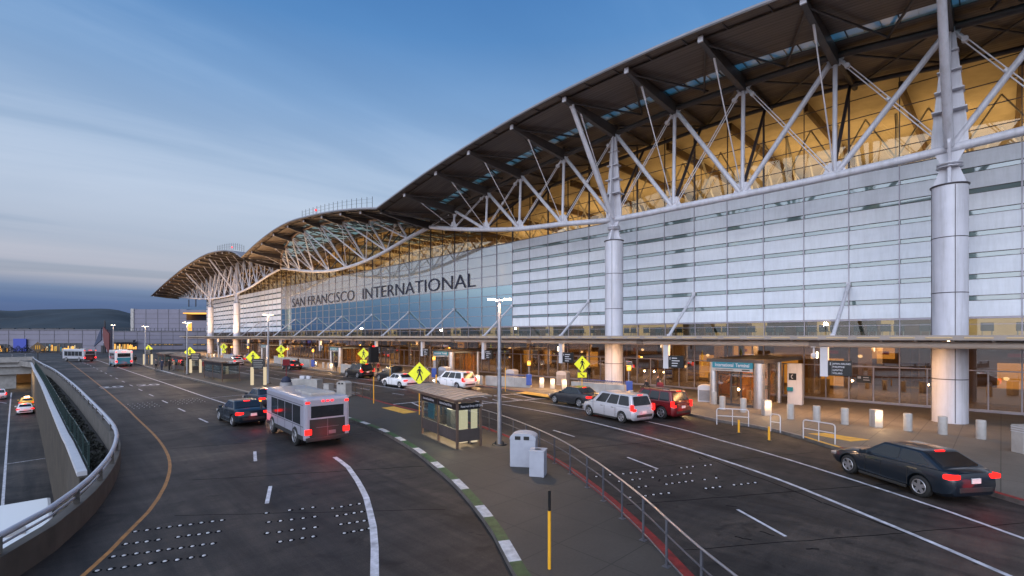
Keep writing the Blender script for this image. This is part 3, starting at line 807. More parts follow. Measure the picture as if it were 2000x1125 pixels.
# terminal sidewalk
sw = [(8, -30), (16.5, -9), (19.5, -4.2), (22.1, -.4), (24.1, 2.0), (25.6, 4.0), (27.0, 5.9), (28.3, 7.4), (29.3, 8.9), (29.9, 10.6), (30.1, 12.2), (30.9, 14), (31.6, 16), (31.9, 20), (32.1, 26), (32.6, 31), (33.2, 36), (33.1, 39.5), (32.4, 43), (31.7, 48), (31.5, 56), (31.3, 70), (31.2, 90), (31.0, 120), (30.6, 160), (30, 196)]
SW = smooth_line(sw, 1.0)
m = MB(); m.poly([tuple(p) for p in offset_line(SW, .2)]+[(XW+.28, 196), (XW+.28, -30)], .001, .15); structure('sidewalk', m, ['sidewalk_paving'])
def col_sw(s, p):
    y = p.y
    if 27 < y < 31.5: return 1
    if 31.5 < y < 40 or 16 < y < 27 : return 3
    if 5.2 < y < 7.2: return 1
    if y < 5.2: return 3
    return 2
kerb(SW, .22, col_sw, ['kerb_white', 'ramp_yellow', 'kerb_grey', 'kerb_red', 'kerb_grey'], 'kerb_terminal')
m = MB(); m.poly([(30.95, 26.9), (32.0, 26.7), (32.6, 31.0), (31.4, 31.2)], .156, .164, 0); structure('paving_tactile_far', m, ['ramp_yellow'])
m = MB(); m.poly([(17.6, 28.0), (18.6, 28.0), (18.9, 31.4), (17.9, 31.4)], .154, .162, 0); m.poly([(28.5, 5.2), (29.6, 4.6), (30.0, 6.6), (29.2, 7.2)], .154, .162, 0); structure('paving_tactile', m, ['ramp_yellow'])
# ---- painted lines
def ribbon(m, pts, w, mi=0, z=.004, step=1.):
    L = smooth_line(pts, step); m.strip(offset_line(L, -w/2), offset_line(L, w/2), mi, z)
mk = MB()
ribbon(mk, [(10.3, 160), (10.45, 120), (10.55, 90), (10.75, 65), (10.8, 50), (10.9, 42), (11.1, 34), (11.05, 29)], .14)
ribbon(mk, [(9.45, 20.6), (9.1, 18.6), (8.52, 16.7), (7.81, 14.69), (7.31, 13.54), (6.75, 12.3), (6.1, 11.04), (5.3, 9.6), (3.5, 6)], .19)
ribbon(mk, [(7.3, 24.2), (6.75, 22.3)], .13); ribbon(mk, [(6.0, 18.2), (5.3, 16.4)], .12)
y = 34.4
while y < 170: ribbon(mk, [(7.75-.002*y, y+2.1), (7.78-.002*y, y)], .11); y += 6.15
ribbon(mk, [(11.0, 48), (13.9, 48.4)], .1); ribbon(mk, [(11.0, 72), (13.7, 72.3)], .1); ribbon(mk, [(11, 33.5), (14, 35.5)], .1)
# inner road
L1 = [(26.4, 60), (26.35, 40), (26.3, 32), (26.1, 27.6), (25.5, 22), (24.4, 17.2), (22.9, 12.6), (21.17, 8.71), (19.68, 5.83), (17.5, 2.7), (15.38, -.1), (12, -4)]
L2 = [(29.3, 60), (29.3, 36), (29.1, 28.6), (28.5, 22), (27.5, 16.6), (26.4, 13.0), (25.07, 10.3), (23.6, 7.3), (21.85, 4.33), (19.74, 1.16), (18.4, -.5), (15, -5)]
ribbon(mk, L1, .15); ribbon(mk, L2, .13)
for a, b in (((18.56, 11.55), (17.78, 9.66)), ((15.35, 5.69), (14.19, 4.02)), ((20.95, 17.85), (20.37, 15.87)), ((22.55, 23.84), (22.03, 22.33)), ((12.9, 1.9), (11.6, .2))): ribbon(mk, [a, b], .1)
for k in range(14): ribbon(mk, [(23.9, 38+k*6.2), (23.9, 40+k*6.2)], .1)
ribbon(mk, [(26.4, 60), (26.3, 100), (25.8, 150)], .12); ribbon(mk, [(29.2, 60), (29, 100), (28.6, 150)], .1)
ribbon(mk, [(21.7, 42), (21.9, 80), (21.6, 120)], .1)
# crosswalk
ribbon(mk, [(19.4, 33.4), (24, 33.0), (32.6, 31.4)], .2); ribbon(mk, [(19.2, 29.4), (24, 29.0), (31.6, 27.4)], .2)
for k in range(7): ribbon(mk, [(20.4+k*1.65, 29.5-.28*k), (21.6+k*1.65, 33.2-.25*k)], .14)
structure('road_marking', mk, ['road_white'])
mk = MB(); ribbon(mk, [(5.6, 170), (5.45, 120), (5.3, 80), (5.05, 50), (4.85, 40), (4.68, 32), (4.42, 27.3), (4.02, 23.94), (3.34, 20.8), (2.5, 18.12), (1.71, 16.29), (.85, 14.4), (-1.2, 11), (-5, 7)], .11); structure('road_marking_yellow', mk, ['road_yellow'])
mk = MB()
for x in (5.85, 8.95): text_into(mk, '20', 2.6, frame((1, .02, 0), (0, 1, 0), (x-.95, 64.6, .004)), .002, 0, xs=.8, bold=.03)
structure('road_number', mk, ['road_white'])
# sealed cracks and slab joints
tr = MB(); rnd = random.Random(4)
def crack(a, b, w, wob=.05):
    a, b = Vector(a), Vector(b); n = max(4, int((b-a).length/.5)); P = []
    for i in range(n+1):
        p = a.lerp(b, i/n); d = (b-a).normalized(); q = rnd.uniform(-wob, wob); P.append((p.x-d.y*q, p.y+d.x*q))
    Lq = offset_line([Vector(p) for p in P], -w/2); Rq = offset_line([Vector(p) for p in P], w/2); tr.strip(Lq, Rq, 0, .0025)
for k, (a, b) in enumerate((((9.6, 3.2), (16.8, -2.2)), ((11.4, 5.6), (20.2, -.6)), ((13.3, 8.3), (22.6, 2.4)), ((15.2, 11.4), (25.4, 6.0)), ((16.7, 14.8), (27.8, 9.8)), ((17.9, 18.2), (29.9, 14.2)), ((18.7, 21.8), (31.4, 19.0)), ((19.0, 25.4), (31.8, 23.8)), ((4.2, 21.), (11.4, 16.6)), ((3.0, 17.2), (9.0, 12.0)), ((4.6, 27.6), (13.2, 24.2)))): crack(a, b, .03 if k % 2 else .045, .03)
for a, b in (((26.0, 26), (24.2, 17.6)), ((24.2, 17.6), (21.4, 9.8)), ((21.4, 9.8), (17.9, 4.0)), ((17.9, 4.0), (15.9, .4)), ((3.2, 33), (10.8, 32.4))): crack(a, b, .05)
for k in range(9): crack((3.2, 40+k*12.5), (13.7, 40.4+k*12.5), .04)
for k in range(14):
    x, y = rnd.uniform(13, 22), rnd.uniform(1, 12); crack((x, y), (x+rnd.uniform(-.3, .3), y+rnd.uniform(.1, .4)), .05, .03)
structure('road_joint', tr, ['tar'])
# ---- raised markers, each its own button
dot = MB(); dot.lathe([(.046, 0), (.044, .01), (.032, .018), (.01, .021)], n=10); dme = dot.mesh('raised_marker', 'kerb_white')
ring = MB(); ring.lathe([(.085, .0), (.08, .004)], n=10); 
def markers(rows, label, group, miss=.12):
    for (a, b, n) in rows:
        a, b = Vector(a), Vector(b)
        for i in range(n):
            if rnd.random() < miss: continue
            p = a.lerp(b, i/max(1, n-1))
            o = link('raised_marker', dme, None, (p.x+rnd.uniform(-.02, .02), p.y+rnd.uniform(-.02, .02), .001)); tag(o, label, 'road marker', group)
            stain.lathe([(.095, 0), (.09, .0012)], (p.x, p.y, .0018), 10)
stain = MB()
markers([((15.16, 10.77), (19.9, 8.44), 19), ((15.0, 9.95), (18.9, 8.1), 16), ((14.66, 9.19), (18.2, 7.5), 15), ((13.96, 8.60), (19.13, 6.01), 20)],
        'round white raised marker in the four rows across the near terminal road', 'raised markers across the terminal road', .38)
markers([((1.05, 14.38), (2.94, 13.55), 9), ((1.38, 15.02), (3.3, 14.2), 10), ((1.70, 15.72), (3.6, 14.95), 10), ((2.01, 16.55), (3.9, 15.8), 9)],
        'oval white raised marker in the four near rows left of the curving lanes', 'raised markers across the left lane', .05)
markers([((6.0, 12.45), (6.6, 12.25), 4), ((6.2, 13.1), (6.8, 12.88), 4), ((6.4, 13.8), (7.1, 13.6), 4), ((6.6, 14.5), (7.35, 14.3), 4), ((4.3, 13.2), (5.3, 12.8), 5), ((4.5, 13.9), (5.6, 13.4), 5), ((4.8, 14.7), (5.9, 14.2), 5), ((5.0, 15.5), (6.2, 15.0), 5)],
        'white raised marker in the short rows beside the thick curved white line', 'raised markers beside the thick white line', .08)
fr_ = []
for k in range(4):
    fr_ += [((5.0-.0*k, 44.6+1.05*k), (6.9, 45.0+1.05*k), 7), ((8.1, 45.2+.9*k), (10.0, 45.5+.9*k), 7)]
markers(fr_, 'small white raised marker in the dotted band across the middle lanes', 'raised markers across the middle lanes', .05)
for o_ in (stain,): structure('road_stain', o_, ['tar'])
# ---- deck edge barrier with its rail, and the slot beside it
B0 = [p for p in BL if p.y < 141]
m = MB(); inn = B0; out = offset_line(B0, -.26)
prof = lambda p, q: [(p.x, p.y, 0), (p.x, p.y, .66), (q.x, q.y, .66), (q.x, q.y, -1.6)]
vs = []; 
for p, q in zip(inn, out): vs += prof(p, q)
n = len(inn)
m.add(vs, [(4*i+k, 4*i+k+1, 4*i+k+5, 4*i+k+4) for i in range(n-1) for k in range(3)][::1], 0, False)
bw = thing('road_barrier', 'curved concrete parapet with a pale steel rail along the raised road edge', 'barrier')
m.build('parapet', 'parapet_concrete', bw)
rl = MB(); cen = [((p+q)/2) for p, q in zip(inn, out)]
rl.path([(p.x, p.y, 1.05) for p in cen], .075, 8); rl.path([(p.x, p.y, .86) for p in cen], .03, 6); rl.build('handrail', 'grey_plastic', bw)
ps = MB(); acc = 0; last = -9
for i in range(len(cen)-1):
    acc += (cen[i+1]-cen[i]).length
    if acc-last > 2.4: ps.cbox((cen[i].x, cen[i].y, .88), (.14, .2, .36), 0); ps.cut(); last = acc
ps.build_each('rail_post', 'parapet_concrete', bw)
jn = MB()
# retaining wall of the lower road with a white coping
led = [(-.1, 140), (.19, 112), (.7, 80), (1.04, 50), (1.2, 36), (1.26, 33.5), (1.33, 25.6)]
LD = smooth_line(led, 3)
rw = thing('retaining_wall', 'long retaining wall with a white coping above the sunken lower road', 'wall')
m = MB(); m.poly([tuple(p) for p in LD]+[tuple(p) for p in offset_line(LD, -.4)][::-1], LOW, -.22, 0); m.poly([(1.34, 25.55), (2.5, 25.55), (2.5, 25.3), (1.34, 25.3)], LOW, -.22, 0); m.build('wall', 'wall_stained', rw)
m = MB(); m.poly([tuple(p) for p in offset_line(LD, .06)]+[tuple(p) for p in offset_line(LD, -.24)][::-1], -.218, -.04, 0); m.build('coping', 'white_paint', rw)
m = MB()
for p, q in zip(LD, offset_line(LD, -.9)): pass
A = offset_line(LD, -.4); Bq = [(2.7, 25.5), (2.68, 36), (2.6, 50), (2.2, 80), (1.1, 112), (.35, 140)]
A = [p for p in A][::-1]; m.poly([tuple(p) for p in A]+Bq[::-1], -1.0, -.3, 0)
for k in range(2600):
    y = 26+104*rnd.random()**1.6; x = rnd.uniform(1.8, 2.6)-(y-26)*.011; s = rnd.uniform(.05, .13); a = rnd.uniform(0, 6.3)
    m.add([(x-s*math.cos(a), y-s*math.sin(a), -.3), (x+s*math.cos(a), y+s*math.sin(a), -.3), (x+rnd.uniform(-.1, .1), y+rnd.uniform(-.1, .1), -.3+rnd.uniform(.04, .16))], [(0, 1, 2)], 1)
structure('soil_bed', m, ['soil', 'leaf_dark'])
fe = thing('picket_fence', 'dark green picket fence on the white coping of the lower wall', 'fence')
rail, pk, po = MB(), MB(), MB(); C = offset_line(LD, -.3)
Cf = smooth_line([tuple(p) for p in C], .4); 
Cf = [p for p in Cf if p.y < 118]
for h in (.12, 1.02): rail.path([(p.x, p.y, h-.04) for p in Cf], .022, 5)
for i, p in enumerate(Cf): pk.tube((p.x, p.y, .0), (p.x, p.y, 1.0), .009, 4, caps=False) if i % 6 else po.cbox((p.x, p.y, .5), (.07, .07, 1.1)); pk.cut(); po.cut()
rail.build('rail', 'fence_green', fe); pk.build_each('picket', 'fence_green', fe); po.build_each('post', 'fence_green', fe)
# ---- lower road
m = MB()
ribbon(m, [(-2.9, 140), (-2.6, 120), (-1.95, 80), (-1.4, 48), (-1.1, 30)], .16, 0, LOW+.004, 4); ribbon(m, [(-1.6, 62), (.9, 62.4)], .12, 0, LOW+.004)
ribbon(m, [(-3.0, 118), (-4.5, 122), (-9, 125)], .16, 0, LOW+.004)
structure('road_marking_lower', m, ['road_white'])
k = MB(); y = 26
while y < 130:
    x = 1.72-(y-26)*.0095; k.box((x-.18, y, LOW), (x, y+1.48, LOW+.16), 0 if int(y/1.5) % 2 or y < 62 else 1); y += 1.5
structure('kerb_lower', k, ['ramp_yellow', 'kerb_red'])
# ================================================================ distance: overpass, second terminal, hills
br_ = thing('road_overpass', 'white girder overpass carrying the road across the sunken lower road', 'bridge')
m = MB(); m.box((-70, 150.2, -2.9), (1.6, 151.9, -1.25)); m.box((-70, 149.6, -1.25), (1.6, 151.95, -.9)); m.build('girder', 'pale_concrete', br_)
m = MB(); m.box((-70, 149.7, -.3), (.4, 150.05, .85)); m.build('parapet', 'pale_concrete', br_)
m = MB()
for k in range(36): m.tube((-1-k*2, 149.85, .85), (-1-k*2, 149.85, 1.5), .05, 5)
m.tube((-70, 149.85, 1.5), (0, 149.85, 1.5), .04, 6); m.build('railing', 'galvanised', br_)
m = MB(); m.box((-4.9, 151.0, LOW), (-2.4, 154, -2.9)); m.box((-20, 151, LOW), (-17, 154, -2.9)); m.build('pier', 'pale_concrete', br_)
m = MB(); m.box((-70, 168, LOW), (4, 168.5, -1.2)); m.build('abutment', 'interior_brown', br_)
m = MB()
for x in (-12, -9.5, -6.8): m.box((x, 153, -3.05), (x+1.2, 156, -3.0))
m.build('underside_light', 'lamp_warm', br_)
lamp('AREA', 'underpass_lamp', (-7, 158, -1.6), 1600, (1., .6, .25), 12, 10, (0, 0, 0), br_)
lamp('AREA', 'wall_lamp', (-1.2, 118, -1.6), 600, (1., .62, .25), 1., 24, (0, R_(-62), 0), br_)
# second terminal: its front lies across the view
S_, C_ = math.sin(R_(44.73)), math.cos(R_(44.73))
def far(u, d=215., z=0.): return Vector((d*S_+u*C_, d*C_-u*S_, z))     # u metres sideways along the front, d metres away
FX = Vector((C_, -S_, 0)); FM = lambda o: frame(FX, (0, 0, 1), o)      # outline x along front, y up, faces the camera side
def wallbox(mb, u0, u1, z0, z1, d, t, mi=0):
    mb.prism([(u0, z0), (u1, z0), (u1, z1), (u0, z1)], FM(far(0, d)), -t if False else t, mi)
far_b = thing('terminal_block', 'long low grey panelled terminal block with amber lit windows at far left', 'building')
def U(px, d=215.): return (px-1000)/947*d
def Zp(py, d=215.): return 5.3+(657-py)/947*d
far_c = thing('terminal_wing', 'grey panelled wing with an amber lit doorway behind the teal bus', 'building')
DN, DW = 165., 196.
def pw(mb, d, a, b, t, bt, off, th, mi=0): wallbox(mb, U(a, d), U(b, d), Zp(bt, d) if bt is not None else -1, Zp(t, d), d+off, th, mi)
m = MB(); pw(m, DN, -420, 209, 645, None, 0, -2.4); m.build('wall', 'far_panel', far_b)
m = MB(); pw(m, DW, 200, 470, 648, None, 0, -30); m.build('wall', 'far_panel', far_c)
j = MB()
for px in (-120, -60, 17, 48, 77, 106, 134, 161, 187): pw(j, DN, px-.35, px+.35, 645, None, -.04, .05)
for py in (653, 664, 675): pw(j, DN, -420, 209, py-.3, py+.3, -.03, .05)
pw(j, DN, -420, 209.4, 643, 645, -.2, -.8); j.build('panel_joint', 'far_joint', far_b)
j = MB()
for px in (221, 243, 268, 292, 315, 338, 362, 386, 410, 434): pw(j, DW, px-.3, px+.3, 648, None, -.04, .05)
for py in (655, 663, 671): pw(j, DW, 205, 470, py-.25, py+.25, -.03, .05)
pw(j, DW, 205, 470, 646.4, 648, -.2, -.8); j.build('panel_joint', 'far_joint', far_c)
lv = MB()
for k in range(7): pw(lv, DN, -60+k*29, -60+k*29+24, 641, 643, 1, -.5); lv.cut()
lv.build_each('roof_louvre', 'far_dark', far_b)
rl = MB()
for px in range(215, 450, 7): pw(rl, DW, px-.3, px+.3, 641, 647, .6, -.1)
pw(rl, DW, 215, 450, 640.6, 641.2, .6, -.1); rl.build('roof_railing', 'far_dark', far_c)
def lit_window(a, b, t, bt, glow, bars, seed, own, d):
    rn = random.Random(seed)
    w = MB(); pw(w, d, a, b, t, bt, -.06, .05); o = w.build('window', 'far_dark', own)
    gl = MB(); x = a+.6
    while x < b-1:
        wd = rn.uniform(1.0, 3.2); h0 = bt-.6-rn.random()*1.5; h1 = h0-(bt-t)*rn.uniform(.25, .8)
        pw(gl, d, x, min(x+wd, b-.5), max(h1, t+.4), h0, -.14-rn.random()*.02, .05, rn.choice(glow)); x += wd+rn.uniform(.2, 1.1)
    gl.build('lit_pane', ['shop_glow', 'lit_panel', 'interior_brown', 'teal_sign', 'amber_cladding'], o)
    f = MB()
    for k in range(bars+1): x = a+(b-a)*k/bars; pw(f, d, x-.3, x+.3, t, bt, -.22, .05)
    f.build('frame', 'far_joint', o)
lit_window(0, 17, 672, 688, [2, 2, 4, 0], 3, 1, far_b, DN); lit_window(79, 160, 670, 687, [0, 1, 2, 3, 2, 4, 0], 7, 2, far_b, DN); lit_window(-60, -20, 670, 687, [0, 1, 2], 5, 9, far_b, DN)
lit_window(220, 268, 669, 683, [0, 0, 0, 1, 4], 6, 3, far_c, DW); lit_window(291, 357, 671.5, 675, [4, 2, 2], 4, 5, far_c, DW); lit_window(378, 402, 671.5, 675, [4, 2, 2], 2, 6, far_c, DW)
w = MB(); pw(w, DW, 218, 270, 664, 668, -1.4, 1.3); w.build('door_canopy', 'far_joint', far_c)
w = MB(); pw(w, DN, 150, 200, 684, 687, -3., 2.8); w.build('door_canopy', 'far_joint', far_b); w = MB(); pw(w, DN, 160, 176, 685, 686.6, -3.2, .1); w.build('canopy_light', 'lit_panel', far_b)
up = thing('office_block', 'boxy grey panelled upper block with a lit terrace beyond the low terminal', 'building')
m = MB(); wallbox(m, U(262, 212.), U(364, 212.), Zp(646, 212.), Zp(604, 212.), 212, -22); wallbox(m, U(362, 212.), U(430, 212.), Zp(646, 212.), Zp(626, 212.), 211.6, -22); m.build('wall', 'far_panel', up)
m = MB(); wallbox(m, U(256, 212.), U(262, 212.), Zp(646, 212.), Zp(603, 212.), 211.7, -23); m.build('corner_wall', 'pale_concrete', up)
m = MB(); wallbox(m, U(364, 212.), U(470, 212.), Zp(611, 212.), Zp(606, 212.), 209, -22); m.build('terrace_roof', 'far_panel', up)
m = MB(); wallbox(m, U(365, 212.), U(440, 212.), Zp(613, 212.), Zp(611.3, 212.), 209.5, -6); m.build('terrace_light', 'shop_glow', up)
m = MB(); wallbox(m, U(335, 212.), U(460, 212.), Zp(605, 212.), Zp(597, 212.), 218, -12); m.build('roof_plant', 'far_blue', up)
m = MB()
for px, t in ((351, 583), (365, 580)): p = far(U(px, 212.), 218); m.tube((p.x, p.y, Zp(597, 212.)), (p.x, p.y, Zp(t, 212.)), .22, 6)
m.build('aerial', 'far_dark', up)
j = MB()
for px in (262, 285, 308, 329, 350): wallbox(j, U(px, 212.)-.09, U(px, 212.)+.09, Zp(646, 212.), Zp(604, 212.), 211.95, .06)
for py in (613, 622, 632): wallbox(j, U(262, 212.), U(364, 212.), Zp(py, 212.)-.07, Zp(py, 212.)+.07, 211.96, .05)
j.build('panel_joint', 'far_joint', up)
m = MB(); wallbox(m, U(368, 212.), U(376, 212.), Zp(646, 212.), Zp(632, 212.), 211.5, .06); m.build('lit_doorway', 'shop_glow', up)
# blue notice
bs = thing('notice_board', 'tall blue notice board with pale lines on the grey terminal front', 'sign')
m = MB(); pw(m, DN, 29.5, 54.5, 661.5, 686, -.4, .25); m.build('panel', 'blue_sign', bs)
m = MB(); rn = random.Random(3)
for k in range(6): pw(m, DN, 33, 33+rn.uniform(8, 16), 664.5+k*3.4, 665.5+k*3.4, -.44, .03)
m.build('text_line', 'far_blue', bs)
# sculpture of coloured sails
sc_ = thing('sail_sculpture', 'tall sculpture of one blue and one red pointed sail on a dark mast', 'sculpture')
D = 157.
def sail(pts, d, t, mat, nm):
    m = MB(); m.prism([((px-1000)/947*d, 5.3+(657-py)/947*d) for px, py in pts], FM(far(0, d)), t); m.build(nm, mat, sc_)
sail([(199, 640), (200, 664), (184.5, 677)], D, .35, 'sail_blue', 'blue_sail')
sail([(203, 638), (215, 652), (214.5, 693), (205, 672), (202, 655)], D-.6, .35, 'sail_red', 'red_sail')
m = MB(); p = far((202-1000)/947*D, D+.5); m.tube((p.x, p.y, 0), (p.x, p.y, 5.3+(657-626)/947*D), .35, 8, r2=.2); p2 = far((199-1000)/947*D, D+.5); m.tube((p2.x, p2.y, 0), (p2.x, p2.y, 5.3-18/947*D), .6, 8); m.build('mast', 'far_dark', sc_)
m = MB(); m.prism([((px-1000)/947*D, 5.3+(657-py)/947*D) for px, py in ((206, 669), (213.5, 657), (213.9, 658), (206.6, 670))], FM(far(0, D-.75)), .1); m.build('light_line', 'pale_concrete', sc_)
# hills
ridge = curve([(-420, 612), (-200, 602), (-90, 610), (0, 606), (25, 607.5), (60, 605), (110, 604), (165, 603.2), (205, 603), (228, 605), (248, 610.5), (275, 622), (320, 634), (400, 641), (520, 645), (900, 648), (1500, 650), (2300, 651)])
from mathutils import noise as mn
m = MB(); vs = []; NX, NR = 150, 16; HD = 3000.
for r in range(NR):
    f = r/(NR-1)
    for i in range(NX):
        px = -420+i*(2700/(NX-1)); d = HD-1250*(1-f); u = (px-1000)/947*d
        base = 5.3+(657-ridge(px))/947*HD
        p = far(u, d)
        nz = mn.noise(Vector((u*.004, d*.0022, 1.3)))*26+mn.noise(Vector((u*.012, d*.006, 4.)))*9
        vs.append((p.x, p.y, (base*(f**.8) if r else LOW)+(nz*math.sin(PI*f) if r < NR-1 else 0)))
m.add(vs, [(r*NX+i, r*NX+i+1, (r+1)*NX+i+1, (r+1)*NX+i) for r in range(NR-1) for i in range(NX-1)], 0, True)
back = [(x+900*S_, y+900*C_, LOW) for x, y, z in vs[-NX:]]
m.add(vs[-NX:]+back, [(i, i+1, NX+i+1, NX+i) for i in range(NX-1)], 0, True)
structure('hills', m, ['hillside'])
# hedge under the notice board
hd = MB(); rn = random.Random(8)
for k in range(2600):
    px = rn.uniform(0, 100); d = 160+rn.uniform(-1, 1); p = far(U(px, d), d); z = rn.uniform(.1, 1.9+.5*math.sin(px*.4)); s = rn.uniform(.12, .3)
    q = Vector((rn.uniform(-1, 1), rn.uniform(-1, 1), rn.uniform(-1, 1)))*s; r2 = Vector((rn.uniform(-1, 1), rn.uniform(-1, 1), rn.uniform(-1, 1)))*s
    c = Vector((p.x, p.y, z)); hd.add([c, c+q, c+r2], [(0, 1, 2)])
o = hd.build('hedge', 'leaf_dark'); tag(o, 'low dark hedge in front of the grey terminal at far left', 'hedge')
# ================================================================ street furniture
SWZ = .15
def ground_at(px, py, z=SWZ):
    a = (px-1000)/947; t = (z-5.3)/((657-py)/947); return ((S_+a*C_)*t, (C_-a*S_)*t)
# ---- street lamps
def street_lamp(x, y, z0, h, label, grp='street lamps on the central island'):
    t = thing('street_lamp', label, 'street lamp', (x, y, z0), R_(-44), grp)
    p = MB(); p.lathe([(.11, 0), (.105, .6), (.09, h*.6), (.075, h-.1), (.075, h+.05), (.02, h+.1)], n=16); p.lathe([(.15, h*.52), (.15, h*.52+.06)], n=16); p.build('pole', 'galvanised', t)
    b = MB(); b.lathe([(.36, 0), (.36, .04), (.3, .06)], n=20)
    for k in range(4): a = PI/4+k*PI/2; b.tube((.26*math.cos(a), .26*math.sin(a), .05), (.26*math.cos(a), .26*math.sin(a), .12), .035, 6)
    b.build('base_plate', 'black_paint', t)
    for s in (-1, 1):
        a = MB(); a.tube((0, 0, h-.05), (s*.28, 0, h+.02), .035, 8); a.build('arm', 'steel_paint', t)
        hd = MB(); hd.cbox((s*.42, 0, h+.04), (.36, .2, .07), 0, bev=.025); o = hd.build('lamp_head', 'steel_paint', t)
        l = MB(); l.cbox((s*.42, 0, h-.01), (.3, .15, .04), 0, bev=.012); l.build('lens', 'lamp_white', o)
    up = MB(); up.lathe([(.125, h-1.9), (.125, h-1.86)], n=12); 
    lamp('POINT', 'street_light', (0, 0, h-.12), 1500, (1., .64, .35), .3, parent=t)
    return t
LH = 6.95
street_lamp(15.8, 16.8, SWZ, 6.9, 'tall grey lamp post beside the glass shelter, lamps lit, nearest of the lamp posts')
street_lamp(18.3, 56.2, SWZ, 7.5, 'twin headed lamp post behind the small black sign board on the island')
street_lamp(14.9, 77.3, SWZ, 7.0, 'twin headed lamp post beside the yellow crossing sign left of the terminal columns')
street_lamp(14.2, 106, SWZ, 6.9, 'twin headed lamp post just right of the back of the teal bus')
street_lamp(13.9, 150, .0, 8.0, 'small far lamp post in front of the amber lit doorway')
# ---- crossing signs
def walker(mb, M, s, mi):
    """striding figure in thick strokes"""
    def st(a, b, w0, w1):
        a, b = Vector(a), Vector(b); d = (b-a).normalized(); n = Vector((-d.y, d.x))
        mb.prism([tuple((a+n*w0)*s), tuple((b+n*w1)*s), tuple((b-n*w1)*s), tuple((a-n*w0)*s)], M, .004, mi)
    mb.prism([(s*(.02+.085*math.cos(k*PI/6)), s*(.5+.085*math.sin(k*PI/6))) for k in range(12)], M, .004, mi)
    st((0, .38), (.02, -.02), .10, .085); st((.03, 0), (.16, -.28), .07, .05); st((.16, -.28), (.2, -.56), .05, .04); st((.0, 0), (-.1, -.28), .07, .05); st((-.1, -.28), (-.24, -.54), .05, .04)
    st((.06, .34), (.2, .12), .05, .035); st((.2, .12), (.28, .0), .035, .03); st((-.05, .34), (-.18, .18), .05, .035); st((-.18, .18), (-.14, .02), .035, .03)
    st((.18, -.55), (.27, -.56), .035, .03); st((-.26, -.53), (-.17, -.58), .035, .03)
def crossing_sign(x, y, zc, sz, label, z0=SWZ, rz=R_(-38), below=True, arrow=True, face=None):
    t = thing('crossing_sign', label, 'road sign', (x, y, z0), rz, 'yellow walking figure signs')
    h = zc-z0
    p = MB(); p.tube((0, .05, 0), (0, .05, h+sz*.5), .035, 8); p.build('pole', 'pole_yellow', t)
    F = frame((1, 0, 0), (0, 0, 1), (0, 0, h))
    q = sz*.7071*1.02
    b = MB(); b.prism([(-q, 0), (0, -q), (q, 0), (0, q)], F, .012, 0); o = b.build('sign_plate', 'sign_lime', t)
    s = MB(); walker(s, frame((1, 0, 0), (0, 0, 1), (0, -.0125, h)), sz*.78, 0); s.build('walking_figure', 'black_paint', o)
    if below:
        b = MB(); F2 = frame((1, 0, 0), (0, 0, 1), (0, 0, h-q-.2*sz/.9)); w = .3*sz/.76
        b.prism([(-w, -w*.55), (w, -w*.55), (w, w*.55), (-w, w*.55)], F2, .012, 0); o = b.build('arrow_plate', 'sign_lime', t)
        if arrow:
            s = MB(); F3 = frame((1, 0, 0), (0, 0, 1), (0, -.0125, h-q-.2*sz/.9)); k = w
            s.prism([(-.5*k, .3*k), (-.38*k, .42*k), (.28*k, -.1*k), (.42*k, .06*k), (.55*k, -.4*k), (.05*k, -.36*k), (.18*k, -.22*k)], F3, .004, 0); s.build('arrow', 'black_paint', o)
    return t
def sign_at(px, py, X, half, label, **k):
    a = (px-1000)/947; t = X/(S_+a*C_); y = (C_-a*S_)*t; z = 5.3+(657-py)/947*t
    return crossing_sign(X, y, z, half*t/947*1.42, label, **k)
sign_at(819, 729.5, 18.1, 21.5, 'big yellow walking figure sign rising behind the glass shelter roof', z0=SWZ)
sign_at(1137, 711, 34.0, 16, 'yellow walking figure sign on a yellow pole by the dark grey car')
sign_at(710, 691, 32.5, 11.5, 'yellow walking figure sign behind the black van at the kerb')
sign_at(549, 682.5, 32.2, 9.5, 'yellow walking figure sign above the small dark car at the far kerb')
sign_at(437, 677.5, 32.0, 7, 'smallest yellow walking figure sign, next to the far terminal columns')
sign_at(494, 698, 19.6, 13, 'yellow walking figure sign low over the far lanes beside the black sign board', below=False)
sign_at(371, 688, 16.4, 10.5, 'yellow walking figure sign just right of the second lamp post from the bus', below=False)
sign_at(290, 681.5, 15.6, 7.5, 'small yellow walking figure sign between the bus and the far lamp posts', below=False)
# orange sign seen on its post by the overpass
t = thing('warning_sign', 'dark orange diamond sign on a thin post at the end of the overpass', 'road sign', (.9, 142, 0), R_(-10))
m = MB(); m.tube((0, .06, 0), (0, .06, 4.2), .07, 8); m.build('pole', 'black_paint', t)
m = MB(); m.prism([(-1.15, 0), (0, -1.15), (1.15, 0), (0, 1.15)], frame((1, 0, 0), (0, 0, 1), (0, 0, 3.0)), .03, 0); o = m.build('sign_plate', 'interior_brown', t)
m = MB(); 
for x in (-.3, 0, .3): m.box((x-.07, -.05, 2.6), (x+.07, -.031, 3.4))
m.build('stripe', 'pole_yellow', o)
